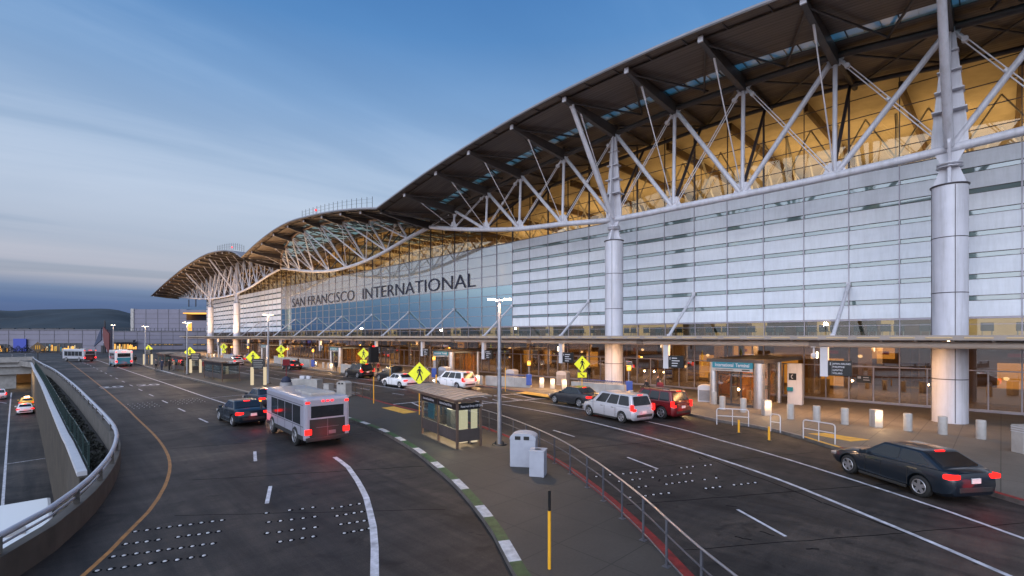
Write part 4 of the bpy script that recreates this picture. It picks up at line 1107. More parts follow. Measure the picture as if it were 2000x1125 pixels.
# ---- yellow signal posts
def post(x, y, h, label, z0=SWZ, top=.62, cat='post', box=False):
    t = thing('yellow_post', label, cat, (x, y, z0), 0, 'yellow posts at the crossings')
    m = MB(); m.tube((0, 0, 0), (0, 0, h*top), .038, 10); m.build('lower_pole', 'pole_yellow', t)
    m = MB(); m.tube((0, 0, h*top), (0, 0, h), .034, 10); m.build('upper_pole', 'black_paint', t)
    if box: m = MB(); m.cbox((0, 0, h), (.34, .2, .5), 0, bev=.03); m.cbox((.05, -.12, h), (.2, .05, .3), 0, bev=.01); m.build('signal_box', 'black_paint', t)
    return t
post(8.15, 7.05, 1.74, 'yellow post with a black top standing alone on the near island', top=.74)
t = post(18.7, 34.0, 4.25, 'tall yellow and black signal post left of the white car', top=.48, box=False)
m = MB(); m.cbox((0, .0, 3.75), (.75, .25, 1.2), 0, bev=.03); m.build('sign_back', 'black_paint', t)
m = MB(); m.lathe([(.02, 0), (.1, .02), (.1, .12)], (0, -.0, 4.3), 10); m.build('beacon', 'lamp_red', t)
post(16.9, 23.4, 2.9, 'short yellow post at the left end of the glass shelter', top=1.)
def yel(px, py, h, label): x, y = ground_at(px, py); return post(x, y, h, label, top=1.)
yel(987, 764, 2.2, 'yellow post in front of the long white planter wall by the crossing')
yel(762, 745, 2.4, 'yellow post on the kerb behind the black van')
yel(664, 730, 2.4, 'yellow post on the far kerb ahead of the black van')
for px, py in ((1443, 846), (1502, 861)):
    x, y = ground_at(px, py, 0)
    t = thing('kerb_marker', 'short yellow marker post in the road by the ' + ('first white railing' if px < 1450 else 'small middle white railing'), 'post', (x, y, 0), 0, 'yellow marker posts by the sidewalk railings')
    m = MB(); m.tube((0, 0, .03), (0, 0, .72), .055, 12); m.build('tube', 'pole_yellow', t)
    m = MB(); m.lathe([(.13, 0), (.12, .03), (.07, .04)], n=14); m.build('base', 'black_paint', t)
# ---- bollards
def bollard(x, y, label, h=.95, r=.2, grp='round white bollards on the sidewalk'):
    o = link('bollard', boll_me, None, (x, y, SWZ)); return tag(o, label, 'bollard', grp)
m = MB(); m.lathe([(.2, 0), (.2, .9), (.185, .945), (.12, .955), (.01, .957)], n=24); m.lathe([(.203, .03), (.203, .05)], n=24); boll_me = m.mesh('bollard', 'pale_concrete')
spots = [((1395, 789), 'round bollard beside the white waste bin at the vestibule'), ((1411, 800), 'round bollard before the left side of the glass vestibule door'), ((1452, 805), 'round bollard before the right side of the glass vestibule door'),
         ((1544, 818), 'round bollard in front of the telephone pillar'), ((1595, 823), 'round bollard under the black airline sign'), ((1650, 828.5), 'round bollard next left of the square lit bollard by the wide column'),
         ((1773, 841), 'round bollard left of the wide column foot'), ((1841, 848), 'round bollard right in front of the wide column'), ((1916, 857), 'round bollard just right of the wide column'),
         ((1262, 787), 'round bollard behind the dark red car'), ((1295, 781), 'round bollard half hidden behind the red car roof'), ((1232, 786), 'round bollard close to the people with the luggage cart')]
for p, l in spots: bollard(*ground_at(*p), l)
bollard(30.9, -1.9, 'round bollard at the right picture edge behind the pay box')
far_spots = [(470, 701), (478, 701.5), (486, 702), (405, 699), (412, 699), (420, 699.5), (428, 700), (585, 713), (592, 714), (632, 719), (642, 720), (676, 722), (750, 735), (928, 750), (940, 751)]
for p in far_spots: bollard(*ground_at(*p), 'small round bollard in the distant row along the far terminal kerb', grp='far round bollards')
LITM = MB(); LITM.cbox((0, 0, .5), (.46, .46, 1.0), 0, bev=.03); LITM.box((-.236, -.008, .05), (-.231, .008, .95), 1); lit_me = LITM.mesh('body', ['pale_concrete', 'far_joint'])
LENS = MB(); LENS.cbox((.0, -.245, .76), (.2, .05, .12), 0, bev=.015); lens_me = LENS.mesh('lens', 'lamp_warm')
def lit_bollard(px, py, label, rz=R_(-45)):
    x, y = ground_at(px, py); t = thing('lit_bollard', label, 'bollard', (x, y, SWZ), rz, 'square bollards with a lamp')
    link('body', lit_me, t); link('lens', lens_me, t); lamp('POINT', 'bollard_light', (0, -.42, .72), 40, (1., .66, .32), .1, parent=t)
lit_bollard(1058, 757, 'square lit bollard nearest the long white planter wall'); lit_bollard(1079, 759, 'middle one of three square lit bollards by the dark grey car'); lit_bollard(1102, 761, 'square lit bollard closest to the dark grey car')
lit_bollard(1335, 800, 'square lit bollard just behind the red car tail'); lit_bollard(1497, 811, 'square lit bollard in front of the glass vestibule'); lit_bollard(1711, 834, 'square lit bollard between two round ones left of the wide column')
lit_bollard(933, 750, 'square lit bollard behind the tail of the white van'); lit_bollard(648, 722, 'square lit bollard on the far kerb left of the black van'); lit_bollard(617, 717, 'square lit bollard at the end of the far white planter wall')
lit_bollard(590, 712, 'square lit bollard in front of the far white planter wall'); lit_bollard(524, 706, 'square lit bollard far along, behind the island lamp post'); lit_bollard(420, 699, 'tiny square lit bollard near the far columns')
# ---- white railings at the kerb
def railing(a, b, label):
    A, B = Vector((*ground_at(*a), SWZ)), Vector((*ground_at(*b), SWZ)); d = (B-A); L = d.length
    t = thing('sidewalk_railing', label, 'railing', tuple(A), math.atan2(d.y, d.x), 'white tube railings at the kerb')
    m = MB(); k = .12
    m.path([(0, 0, 0), (0, 0, .95-k), (k*.3, 0, .95-k*.3), (k, 0, .95), (L-k, 0, .95), (L-k*.3, 0, .95-k*.3), (L, 0, .95-k), (L, 0, 0)], .028, 8); m.build('frame', 'white_paint', t)
    m = MB(); m.tube((0, 0, .52), (L, 0, .52), .022, 8); m.build('mid_rail', 'white_paint', t)
    if L > .8: m = MB(); m.tube((L/2, 0, 0), (L/2, 0, .95), .022, 8); m.build('mid_post', 'white_paint', t)
railing((1400, 829), (1462, 833), 'wide white railing in front of the glass vestibule'); railing((1505, 842), (1524, 845), 'short narrow white railing between two wider ones'); railing((1569, 856), (1631, 868), 'white railing closest to the black car')
# ---- pay box at right edge
x, y = ground_at(1993, 886)
t = thing('pay_box', 'pale grey slatted cabinet cut off by the right picture edge', 'cabinet', (x+.25, y-.1, SWZ), R_(-45))
m = MB(); m.cbox((0, 0, .62), (.55, .55, 1.24), 0, bev=.03); m.build('body', 'pale_concrete', t)
m = MB()
for k in range(3): m.cbox((0, 0, .95+.1*k), (.57, .57, .03))
m.build('band', 'white_paint', t)
# ---- long white planter walls with luggage cart rows behind
def wall(a, b, h, label, z0=SWZ):
    A, B = Vector((*ground_at(*a), z0)), Vector((*ground_at(*b), z0)); d = B-A
    t = thing('planter_wall', label, 'low wall', tuple(A), math.atan2(d.y, d.x), 'low white walls on the sidewalk')
    m = MB(); m.cbox((d.length/2, 0, h/2), (d.length, .45, h), 0, bev=.03); m.build('block', 'pale_concrete', t)
    m = MB(); n = max(2, int(d.length/1.5))
    for k in range(1, n): x = d.length*k/n; m.box((x-.008, -.229, .04), (x+.008, -.2255, h-.05)); m.box((x-.008, .2255, .04), (x+.008, .229, h-.05))
    m.build('joint', 'far_joint', t); return t
wall((950, 752), (1037, 757), 1.0, 'long white wall behind the nearest lamp post'); wall((1118, 767), (1222, 776), 1.05, 'long white wall behind the dark grey car and the people with luggage')
wall((537, 709), (607, 718), 1.35, 'long white wall behind the small dark far car'); wall((438, 702), (462, 704), 1.2, 'short white wall next to the far terminal columns'); wall((668, 727), (700, 731), 1.2, 'white wall right behind the black van'); 
cart = MB()
cart.path([(0, -.3, .05), (-.35, -.3, .12), (-.42, -.3, 1.05)], .018, 5); cart.path([(0, .3, .05), (-.35, .3, .12), (-.42, .3, 1.05)], .018, 5); cart.tube((-.42, -.3, 1.05), (-.42, .3, 1.05), .03, 6, 1)
cart.cbox((.05, 0, .18), (.75, .56, .03)); cart.cbox((-.36, 0, .72), (.05, .5, .24), 1)
for s in (-.26, .26): cart.tube((.3, s-.02, .07), (.3, s+.02, .07), .07, 10, 2); cart.tube((-.3, s-.02, .07), (-.3, s+.02, .07), .07, 10, 2)
cart_me = cart.mesh('luggage_cart', ['galvanised', 'blue_plastic', 'rubber'])
def cart_row(a, b, n, label, grp):
    A, B = Vector(ground_at(*a)), Vector(ground_at(*b)); d = B-A
    for k in range(n):
        p = A.lerp(B, k/(n-1)); o = link('luggage_cart', cart_me, None, (p.x, p.y, SWZ), math.atan2(d.y, d.x)); tag(o, label, 'luggage cart', grp)
cart_row((1140, 762), (1224, 770), 20, 'luggage cart nested in the long row behind the white wall near the column', 'luggage carts in the near row')
cart_row((994, 751), (1030, 753.5), 10, 'luggage cart nested in the short row behind the white wall left of the lit bollards', 'luggage carts in the far row')
# ---- amber beacons, cart dispensers
def beacon(px, py, hh, label):
    x, y = ground_at(px, py); t = thing('amber_beacon', label, 'beacon lamp', (x, y, SWZ), R_(-45), 'amber lamps on thin posts')
    m = MB(); m.tube((0, 0, 0), (0, 0, hh), .04, 8); m.build('post', 'galvanised', t)
    m = MB(); m.cbox((0, 0, hh+.24), (.36, .3, .48), 0, bev=.05); m.build('lamp_box', 'amber_cladding', t)
    m = MB(); m.lathe([(.02, -.12), (.13, -.08), (.13, .08), (.02, .12)], (0, -.16, hh+.24), 12); m.build('bulb', 'lamp_amber', t)
    m = MB(); m.cbox((0, -.05, .8), (.55, .4, 1.1), 0, bev=.03); m.build('dispenser', 'blue_plastic', t)
    lamp('POINT', 'amber_light', (0, -.4, hh+.24), 8, (1., .5, .1), .1, parent=t)
beacon(1033, 757, 2.2, 'amber lamp on a thin post left of the three lit bollards'); beacon(1228, 775, 2.2, 'amber lamp on a post above the people with the luggage cart'); beacon(848, 741, 2.3, 'amber lamp on a post behind the big yellow crossing sign')
beacon(612, 719, 2.6, 'amber lamp over the end of the far white wall'); beacon(562, 712, 2.6, 'amber lamp next to the far crossing sign'); beacon(453, 703, 2.6, 'amber lamp by the far columns'); beacon(485, 705, 2.6, 'amber lamp farther along near the black board sign')
# ---- hanging airline boards
def hanging(yc, label, lines, seed, lit=True):
    t = thing('hanging_sign', label, 'sign', (36.0, yc, 0), 0, 'black boards hanging from the canopy')
    m = MB(); m.box((-.16, .0, 2.75), (.16, .42, 4.62)); m.build('pylon', 'white_paint', t)
    m = MB(); m.box((-.09, -1.25, 2.82), (.09, -.003, 3.78), 0); o = m.build('board', 'black_paint', t)
    x = MB()
    if lines:
        text_into(x, '1', .26, frame((0, -1, 0), (0, 0, 1), (-.094, -.06, 3.48)), .004, bold=.004)
        x.box((-.0945, -.222, 2.9), (-.0905, -.214, 3.7))
        for k, s in enumerate(lines): text_into(x, s, .155, frame((0, -1, 0), (0, 0, 1), (-.094, -.25, 3.53-.2*k)), .004, xs=.86, bold=.002)
    else:
        rn = random.Random(seed)
        for k in range(4): x.box((-.0945, -.28-rn.uniform(.35, .8), 3.55-.2*k), (-.0905, -.28, 3.62-.2*k))
        x.box((-.0945, -.16, 3.46), (-.0905, -.1, 3.66))
    x.build('lettering', 'white_paint', o)
    if int(yc) in (7, 29):
        m = MB(); m.cbox((.0, .62, 4.1), (.14, .1, .42), 0, bev=.03); m.build('lantern', 'lamp_white', t)
    return t
hanging(7.75, 'black hanging board listing four airlines, beside a white pylon', ['JAPAN AIRLINES', 'PHILIPPINE', 'QANTAS', 'VOLARIS'], 0)
for yc, l in ((18.6, 'black hanging board right of the second wide column'), (29.4, 'black hanging board left of the second wide column, near a lantern'), (40.6, 'black hanging board above the white van'), (52.6, 'black hanging board over the second entrance'), (64.5, 'black hanging board above the black van'), (84., 'black hanging board in the seventh place from the near end'), (103., 'small black hanging board above the far white wall'), (124., 'small black hanging board near the far columns'), (150., 'tiniest black hanging board, past the far column')):
    hanging(yc, l, None, int(yc))
# security camera by the airline board
t = thing('dome_camera', 'white dome camera hanging from the canopy tube above the airline board', 'camera', (35.75, 8.5, 4.6), 0)
m = MB(); m.box((-.25, -.1, 0), (.25, .1, .05)); m.tube((0, 0, 0), (0, 0, -.4), .05, 8); m.build('mount', 'white_paint', t)
m = MB(); m.lathe([(.05, -.36), (.16, -.42), (.17, -.55), (.12, -.68), (.02, -.72)], n=14); m.build('dome', 'white_paint', t)
# ---- telephone pillar, window sign, waste bins on the sidewalk
t = thing('telephone_pillar', 'pale pillar with a black telephone sign right of the glass vestibule', 'telephone', (41.2, 11.0, SWZ), 0)
m = MB(); m.cbox((0, 0, 1.55), (.5, 1.0, 3.1), 0, bev=.03); m.build('pillar', 'steel_paint', t)
m = MB(); m.box((-.27, -.12, 1.85), (-.251, .38, 2.35)); o = m.build('sign', 'black_paint', t)
m = MB(); m.path([(-.275, .1, 2.24), (-.275, .2, 2.2), (-.275, .22, 2.1), (-.275, .2, 2.0), (-.275, .1, 1.96)], .03, 6); m.build('handset_symbol', 'white_paint', o)
m = MB(); m.cbox((-.3, .3, 1.15), (.16, .4, .3), 0, bev=.02); m.build('telephone', 'teal_sign', t)
t = thing('window_sign', 'small black notice fixed to the ground floor glass left of the wide column', 'sign', (XW-.12, 7.6, 1.7), 0)
m = MB(); m.box((-.03, -.55, 0), (.0, .4, .55)); o = m.build('panel', 'black_paint', t)
m = MB(); m.box((-.034, .1, .32), (-.031, .32, .48)); m.box((-.034, -.4, .38), (-.031, -.05, .44)); m.box((-.034, -.45, .2), (-.031, -.05, .25)); m.build('text_line', 'white_paint', o)
def bin_(x, y, z, rz, label, s=1., tall=True, mat='grey_plastic', grp='waste bins'):
    t = thing('waste_bin', label, 'bin', (x, y, z), rz, grp)
    w, d, h = (.72*s, 1.02*s, 1.08*s) if tall else (.56*s, .56*s, .92*s)
    m = MB(); m.cbox((0, 0, h/2), (w, d, h), 0, bev=.03); m.build('body', mat, t)
    if tall:
        m = MB(); m.box((w/2+.001, -d/2+.08, .1), (w/2+.012, d/2-.06, h-.15)); m.build('side_panel', 'bin_panel', t)
        pr = [(-d/2-.01, 0)]+[(-(d/2+.01)*math.cos(PI*k/10), .06+.2*math.sin(PI*k/10)*s) for k in range(11)]+[(d/2+.01, 0)]
        m = MB(); m.prism([(x_, y_) for x_, y_ in pr], frame((0, 1, 0), (0, 0, 1), (-w/2-.01, 0, h)), w+.02); m.build('lid', mat, t)
        m = MB()
        for q in (-.24, .1): m.box((-w/2-.022, q*d-.02, h+.0), (-w/2-.012, q*d+.2*d, h+.14*s))
        m.build('slot', 'black_paint', t)
    else:
        m = MB(); m.cbox((0, 0, h+.02), (w+.03, d+.03, .05), 0, bev=.015); m.build('lid', mat, t)
        m = MB(); m.lathe([(.13, 0), (.13, .006)], (0, 0, h+.046), 14); m.build('slot', 'black_paint', t)
    return t
bin_(14.0, 13.45, SWZ, R_(35), 'tall grey recycling bin with a rounded lid by the island fence'); bin_(13.35, 12.1, SWZ, R_(30), 'small square pale bin standing before the tall grey bin', tall=False)
bin_(19.0, 39.6, SWZ, R_(20), 'tall pale bin left of the signal post, beside a lower one', mat='pale_concrete'); bin_(18.35, 41.2, SWZ, R_(20), 'lower square bin paired with the pale tall one on the far island', tall=False, mat='pale_concrete', s=1.1)
x, y = ground_at(1377, 784); bin_(x, y, SWZ, R_(200), 'white waste bin on the sidewalk left of the glass vestibule', mat='white_paint')
for px, py, l in ((1100, 752, 'grey bin cabinet against the glass behind the three lit bollards'), (1000, 748, 'grey bin cabinet behind the short cart row'), (868, 741, 'pale bin behind the big crossing sign')):
    x, y = ground_at(px, py); bin_(x, y, SWZ, R_(190), l, s=1.15)
# ---- island concrete block and litter drum
A = thing('concrete_block', 'long pale concrete block on the far island', 'barrier', (18.6, 46.6, SWZ), R_(-58))
m = MB(); m.cbox((0, 0, .55), (2.9, .9, 1.1), 0, bev=.04); m.build('block', 'pale_concrete', A); m = MB(); m.cbox((-.4, 0, 1.25), (.5, .3, .28), 0, bev=.03); m.cbox((.25, 0, 1.25), (.4, .3, .28), 0, bev=.03); m.build('fitting', 'white_paint', A)
x, y = ground_at(559, 768)
t = thing('litter_drum', 'dark round litter drum with a bag tied on top on the island', 'bin', (x, y, SWZ)); m = MB(); m.lathe([(.5, 0), (.52, .1), (.52, .95), (.46, 1.0)], n=20); m.build('drum', 'bin_panel', t)
m = MB(); m.lathe([(.4, .98), (.45, 1.15), (.3, 1.4), (.1, 1.55)], n=12); m.build('bag', 'cloth_navy', t); m = MB(); m.tube((0, 0, 1.4), (0, 0, 2.6), .03, 6); m.cbox((0, 0, 2.8), (.6, .06, .55)); m.build('notice', 'cloth_red', t)
# ---- black board on two pale legs
def board(px, py, label, w=1.5, s=1.):
    x, y = ground_at(px, py); t = thing('board_sign', label, 'sign', (x, y, SWZ), R_(-35), 'black boards on lit white legs')
    for sx in (-.42, .42): m = MB(); m.cbox((sx*w, 0, .95*s), (.28*s, .2*s, 1.9*s), 0, bev=.02); m.build('leg', 'lit_panel', t)
    m = MB(); m.cbox((0, 0, 2.25*s), (w*.85, .14, 1.05*s), 0, bev=.02); o = m.build('board', 'black_paint', t)
    m = MB()
    for k in range(4): m.box((-w*.33, -.076, 2.55*s-k*.22), (w*.3-.1*(k % 2), -.0715, 2.6*s-k*.22))
    m.build('text_line', 'pale_concrete', o)
board(505, 752, 'black board on two white legs beside the island lamp post'); board(382, 728, 'black board on two white legs left of the crossing sign on the far island'); board(289, 712, 'black board on two lit white legs just right of the bus')
# ---- island fence along the inner kerb
def fence_run(pts, spacing, label, mats, rails=(.18, .72, 1.08)):
    L = smooth_line(pts, .25); t = thing('island_fence', label, 'fence', (0, 0, 0), 0, 'tube fences on the island edge')
    tops = MB(); tops.path([(p.x, p.y, SWZ+rails[-1]) for p in L], .025, 8); tops.build('top_rail', mats[0], t)
    for h in rails[:-1]: m = MB(); m.path([(p.x, p.y, SWZ+h) for p in L], .02, 6); m.build('rail', mats[1], t)
    acc = 0; last = -99
    for i in range(len(L)):
        if i: acc += (L[i]-L[i-1]).length
        if acc-last >= spacing or i == len(L)-1:
            m = MB(); m.cbox((L[i].x, L[i].y, SWZ+.53), (.045, .045, 1.06)); m.cbox((L[i].x, L[i].y, SWZ+.006), (.16, .16, .012)); m.build('post', mats[1], t); last = acc
    return t
fpts = [tuple(p) for p in offset_line(II, -.42) if -3 < p.y < 24.5]
fence_run(fpts, 1.38, 'long curved tube fence with a pale top rail along the red kerb', ('bare_metal', 'rail_steel'))
fence_run([tuple(p) for p in offset_line(II, -.42) if 35.2 < p.y < 43], 1.7, 'thin rusty fence by the pale bins on the far island', ('bronze', 'bronze'))
# ---- glass shelters
def shelter(x, y, rz, label, L=4.7, W=1.75, text=None, full=True, over=.6):
    t = thing('bus_shelter', label, 'shelter', (x, y, SWZ), rz, 'glass bus shelters on the island')
    H = 2.06
    for (a, b) in ((0, 0), (0, L/2), (0, L), (W, 0), (W, L)):
        m = MB(); m.box((a-.05, b-.05, 0), (a+.05, b+.05, H+.11)); m.build('post', 'bronze', t)
    for (a0, b0, a1, b1) in ((0, .05, 0, L/2-.05), (0, L/2+.05, 0, L-.05), (.05, 0, W-.05, 0), (.05, L, W-.05, L), (W, L/2, W, L-.05)):
        g_ = MB()
        if a0 == a1: g_.box((a0-.006, b0, .85), (a0+.006, b1, H-.28))
        else: g_.box((a0, b0-.006, .85), (a1, b0+.006, H-.28))
        o = g_.build('glass_pane', 'shelter_glass', t)
        k = MB()
        e = .025
        if a0 == a1: k.box((a0-.02, b0, .3), (a0+.02, b1, .82)); k.box((a0-e, b0, .82), (a0+e, b1, .86)); k.box((a0-e, b0, H-.3), (a0+e, b1, H-.26))
        else: k.box((a0, b0-.02, .3), (a1, b0+.02, .82)); k.box((a0, b0-e, .82), (a1, b0+e, .86)); k.box((a0, b0-e, H-.3), (a1, b0+e, H-.26))
        k.build('kick_panel', 'dark_steel', o)
    f = MB(); 
    f.box((-.07, .05, H-.26), (-.02, L/2-.05, H+.02)); f.box((-.07, L/2+.05, H-.26), (-.02, L-.05, H+.02)); f.box((.06, -.07, H-.26), (W-.06, -.02, H+.02))
    o = f.build('fascia', 'black_paint', t)
    if text:
        x_ = MB()
        for b in (L/2-.3, L-.3): text_into(x_, text, .17, frame((0, -1, 0), (0, 0, 1), (-.0715, b, H-.18)), .003, xs=.82)
        text_into(x_, text, .155, frame((1, 0, 0), (0, 0, 1), (.14, -.0715, H-.18)), .003, xs=.74); x_.build('lettering', 'white_paint', o)
    r = MB()
    P0, P1 = -.18, W+.6
    n = 10; ya, yb = -.12, L+over
    vs = []
    for k in range(n+1):
        u = k/n; xx = P0+(P1-P0)*u; zz = H+.12+.12*math.sin(PI*u)+.1*u
        vs += [(xx, ya, zz), (xx, yb, zz), (xx, ya, zz+.07), (xx, yb, zz+.07)]
    for k in range(n): a = 4*k; r.add(vs, [(a, a+1, a+5, a+4), (a+2, a+6, a+7, a+3), (a, a+4, a+6, a+2), (a+1, a+3, a+7, a+5)], 0)
    r.add(vs, [(0, 2, 3, 1), (4*n, 4*n+1, 4*n+3, 4*n+2)], 0)
    b = ya+.5
    while b < yb: 
        for k in range(n): a, c = vs[4*k+2], vs[4*k+6]; r.tube((a[0], b, a[2]+.015), (c[0], b, c[2]+.015), .022, 5, 0)
        b += .58
    rf = r.build('roof', 'shelter_roof', t)
    k = MB(); k.box((P0-.03, ya-.03, H+.08), (P0+.03, yb+.03, H+.2)); k.box((P1-.03, ya-.03, H+.18), (P1+.03, yb+.03, H+.3)); k.box((P0+.03, ya-.03, H+.10), (P1-.03, ya+.0, H+.19)); k.build('gutter', 'bronze', rf)
    if full:
        m = MB(); m.box((W-.35, .6, .42), (W-.02, L-.7, .47)); m.box((W-.2, .7, 0), (W-.15, .76, .42)); m.box((W-.2, L-.86, 0), (W-.15, L-.8, .42)); m.build('bench', 'bare_metal', t)
        m = MB(); m.cbox((.45, .28, 1.05), (.4, .12, 1.7), 0, bev=.01); m.build('lit_poster', 'lit_panel', t); m = MB(); m.cbox((W-.28, .1, 1.05), (.3, .1, 1.7), 0, bev=.01); m.build('lit_poster', 'lit_panel', t)
        m = MB(); m.box((.02, L-1.5, .95), (.035, L-.7, 1.85)); m.build('map_poster', 'teal_sign', t)
        m = MB(); m.cbox((.9, L-2.0, .75), (.6, .5, 1.5), 0, bev=.03); m.build('ticket_machine', 'galvanised', t)
        m = MB(); m.box((.3, .4, H+.08), (.5, L-.4, H+.11)); m.build('ceiling_light', 'lit_panel', t)
        lamp('AREA', 'shelter_lamp', (W/2, L/2, H+.05), 260, (1., .76, .45), .8, 3.6, (0, 0, 0), t)
    else: lamp('AREA', 'shelter_lamp', (W/2, L/2, H+.05), 60, (1., .8, .55), .8, 3., (0, 0, 0), t)
    return t
shelter(13.82, 17.51, R_(-12.8), 'lit glass bus shelter with a ribbed roof and black fascia on the near island', L=4.28, W=1.2, over=2.2, text='Reserved Drop Off Only')
shelter(15.3, 62., R_(0), 'glass shelter on the far island left of the second lamp post', L=8, full=False)
shelter(15.5, 82., R_(0), 'glass shelter farther along the island near waiting people', L=9, full=False)
shelter(15.6, 97., R_(0), 'most distant glass shelter on the island close to the bus', L=6, full=False)
# ---- gallery seats seen through the strip of glass
st = MB(); st.cbox((0, 0, .42), (.5, .62, .08), 0, bev=.02); st.cbox((.2, 0, .66), (.1, .66, .58), 0, bev=.03); st.tube((-.18, -.24, 0), (-.18, -.24, .4), .02, 5, 1); st.tube((-.18, .24, 0), (-.18, .24, .4), .02, 5, 1); st.tube((.2, -.24, 0), (.2, -.24, .5), .02, 5, 1); st.tube((.2, .24, 0), (.2, .24, .5), .02, 5, 1)
st.tube((-.2, -.33, .6), (.2, -.33, .6), .02, 5, 1); st.tube((-.2, .33, .6), (.2, .33, .6), .02, 5, 1)
seat_me = st.mesh('waiting_seat', ['black_paint', 'galvanised']); rn = random.Random(5); y = -1.0
while y < 138:
    o = link('waiting_seat', seat_me, None, (46.72+rn.uniform(-.05, .05), y, 5.3), PI+rn.uniform(-.12, .12)); tag(o, 'black waiting seat in the row behind the glass strip above the canopy', 'seat', 'waiting seats along the gallery glass'); y += rn.choice((.8, .85, 1.45, 1.5, 1.6, 1.7))
# ================================================================ vehicles
for nm, c in (('paint_charcoal', (.03, .03, .035)), ('paint_black', (.006, .006, .008)), ('paint_white', (.72, .71, .72)), ('paint_silver', (.42, .42, .46)), ('paint_red', (.13, .008, .012)), ('paint_blueblack', (.008, .014, .022)), ('paint_lilac', (.36, .35, .42)), ('paint_yellow', (.6, .38, .03))):
    m_, nt_, out_ = nmat(nm); bsdf(nt_, out_, c, .3, .2 if nm not in ('paint_white', 'paint_yellow') else 0., .5, .7).inputs['Coat Roughness'].default_value = .06
plain('tinted_glass', (.012, .014, .017), .05, 0, .8, .1)
plain('dark_trim', (.018, .018, .018), .6, var=.2)
plain('plate', (.6, .6, .58), .5)
SPEC = {
 'sedan': dict(L=4.75, W=1.82, H=1.46, r=.33, wy=(1.42, -1.36), belt=.93, gb=(-1.62, .98), gt=(-.98, .18), hood=(.93, .72), tail=1.03, tz=.82),
 'hatch': dict(L=4.8, W=1.86, H=1.53, r=.35, wy=(1.42, -1.38), belt=.98, gb=(-2.12, 1.0), gt=(-1.25, .1), hood=(.97, .76), tail=1.08, tz=.9),
 'suv': dict(L=4.9, W=1.95, H=1.86, r=.4, wy=(1.5, -1.45), belt=1.12, gb=(-2.3, .95), gt=(-2.05, .4), hood=(1.12, .95), tail=1.12, tz=1.0),
 'van': dict(L=5.0, W=1.95, H=1.78, r=.34, wy=(1.55, -1.5), belt=1.02, gb=(-2.38, 1.45), gt=(-2.1, .6), hood=(1.0, .78), tail=1.02, tz=.98),
 'truck': dict(L=5.6, W=1.98, H=1.88, r=.4, wy=(1.75, -1.75), belt=1.12, gb=(-.95, 1.05), gt=(-.75, .45), hood=(1.14, .98), tail=1.14, tz=.95),
}
def loft(stations, paint_bm):
    """a car hull: rings of points run along the length"""
    rings = []
    for (y, zb, zt, hw, cr) in stations:
        h = [(hw*.82, zb), (hw*.965, zb+.10), (hw, zb+(zt-zb)*.45), (hw*.985, zb+(zt-zb)*.72), (hw*.94, zt-.05), (hw*.84, zt), (hw*.4, zt+cr*.8)]
        ring = h+[(0, zt+cr)]+[(-x, z) for x, z in h[::-1]]
        rings.append([paint_bm.verts.new((x, y, z)) for x, z in ring])
    n = len(rings[0])
    for a, b in zip(rings, rings[1:]):
        for i in range(n): paint_bm.faces.new((a[i], a[(i+1) % n], b[(i+1) % n], b[i]))
    paint_bm.faces.new(rings[0][::-1]); paint_bm.faces.new(rings[-1])
HULLS = {}
def hull(kind):
    if kind in HULLS: return HULLS[kind]
    s = SPEC[kind]; L, W = s['L'], s['W']; e = L/2; hw = W/2; b = s['belt']; t = s['tail']; h0, h1 = s['hood']
    gy0, gy1 = s['gb']
    st = [(-e, .42, t-.26, hw*.80, .01), (-e+.06, .30, t-.10, hw*.88, .02), (-e+.22, .25, t-.01, hw*.95, .03), (gy0+.05, .22, t, hw*.985, .03), (-.6, .2, (t+b)/2, hw, .03), (gy1-.2, .2, b, hw, .035), (gy1+.25, .2, h0, hw*.99, .05),
          ((gy1+e)/2+.1, .22, (h0*.6+h1*.4), hw*.97, .05), (e-.3, .24, h1, hw*.91, .04), (e-.08, .3, h1-.1, hw*.8, .03), (e, .38, h1-.26, hw*.68, .02)]
    st.sort(key=lambda q: q[0])
    bm = bmesh.new(); loft(st, bm); bmesh.ops.recalc_face_normals(bm, faces=bm.faces[:])
    me = bpy.data.meshes.new('hull'); bm.to_mesh(me); bm.free()
    o = link('hull', me)
    cb = bmesh.new()
    for wy in s['wy']:
        for sx in (-1, 1):
            bmesh.ops.create_cone(cb, cap_ends=True, segments=28, radius1=s['r']+.075, radius2=s['r']+.075, depth=.62, matrix=Matrix.Translation((sx*hw, wy, s['r'])) @ Matrix.Rotation(PI/2, 4, 'Y'))
    cm = bpy.data.meshes.new('cut'); cb.to_mesh(cm); cb.free(); c = link('cut', cm)
    md = o.modifiers.new('b', 'BOOLEAN'); md.object = c; md.operation = 'DIFFERENCE'; md.solver = 'EXACT'
    m2 = evaluated(o); drop(o); drop(c)
    for p in m2.polygons: p.use_smooth = True
    if hasattr(m2, 'set_sharp_from_angle'): m2.set_sharp_from_angle(angle=R_(32))
    HULLS[kind] = m2; return m2
def glasshouse(kind):
    s = SPEC[kind]; hw = s['W']/2; wb, wt = hw*.91, hw*.74; zb = s['belt']-.03; zt = s['H']
    (r0, f0), (r1, f1) = s['gb'], s['gt']
    B = [(-wb, r0, s['tail']-.03), (wb, r0, s['tail']-.03), (wb, f0, zb), (-wb, f0, zb)]; Tt = [(-wt, r1, zt-.04), (wt, r1, zt-.04), (wt, f1, zt-.03), (-wt, f1, zt-.03)]
    return [Vector(p) for p in B], [Vector(p) for p in Tt]
WH = {}
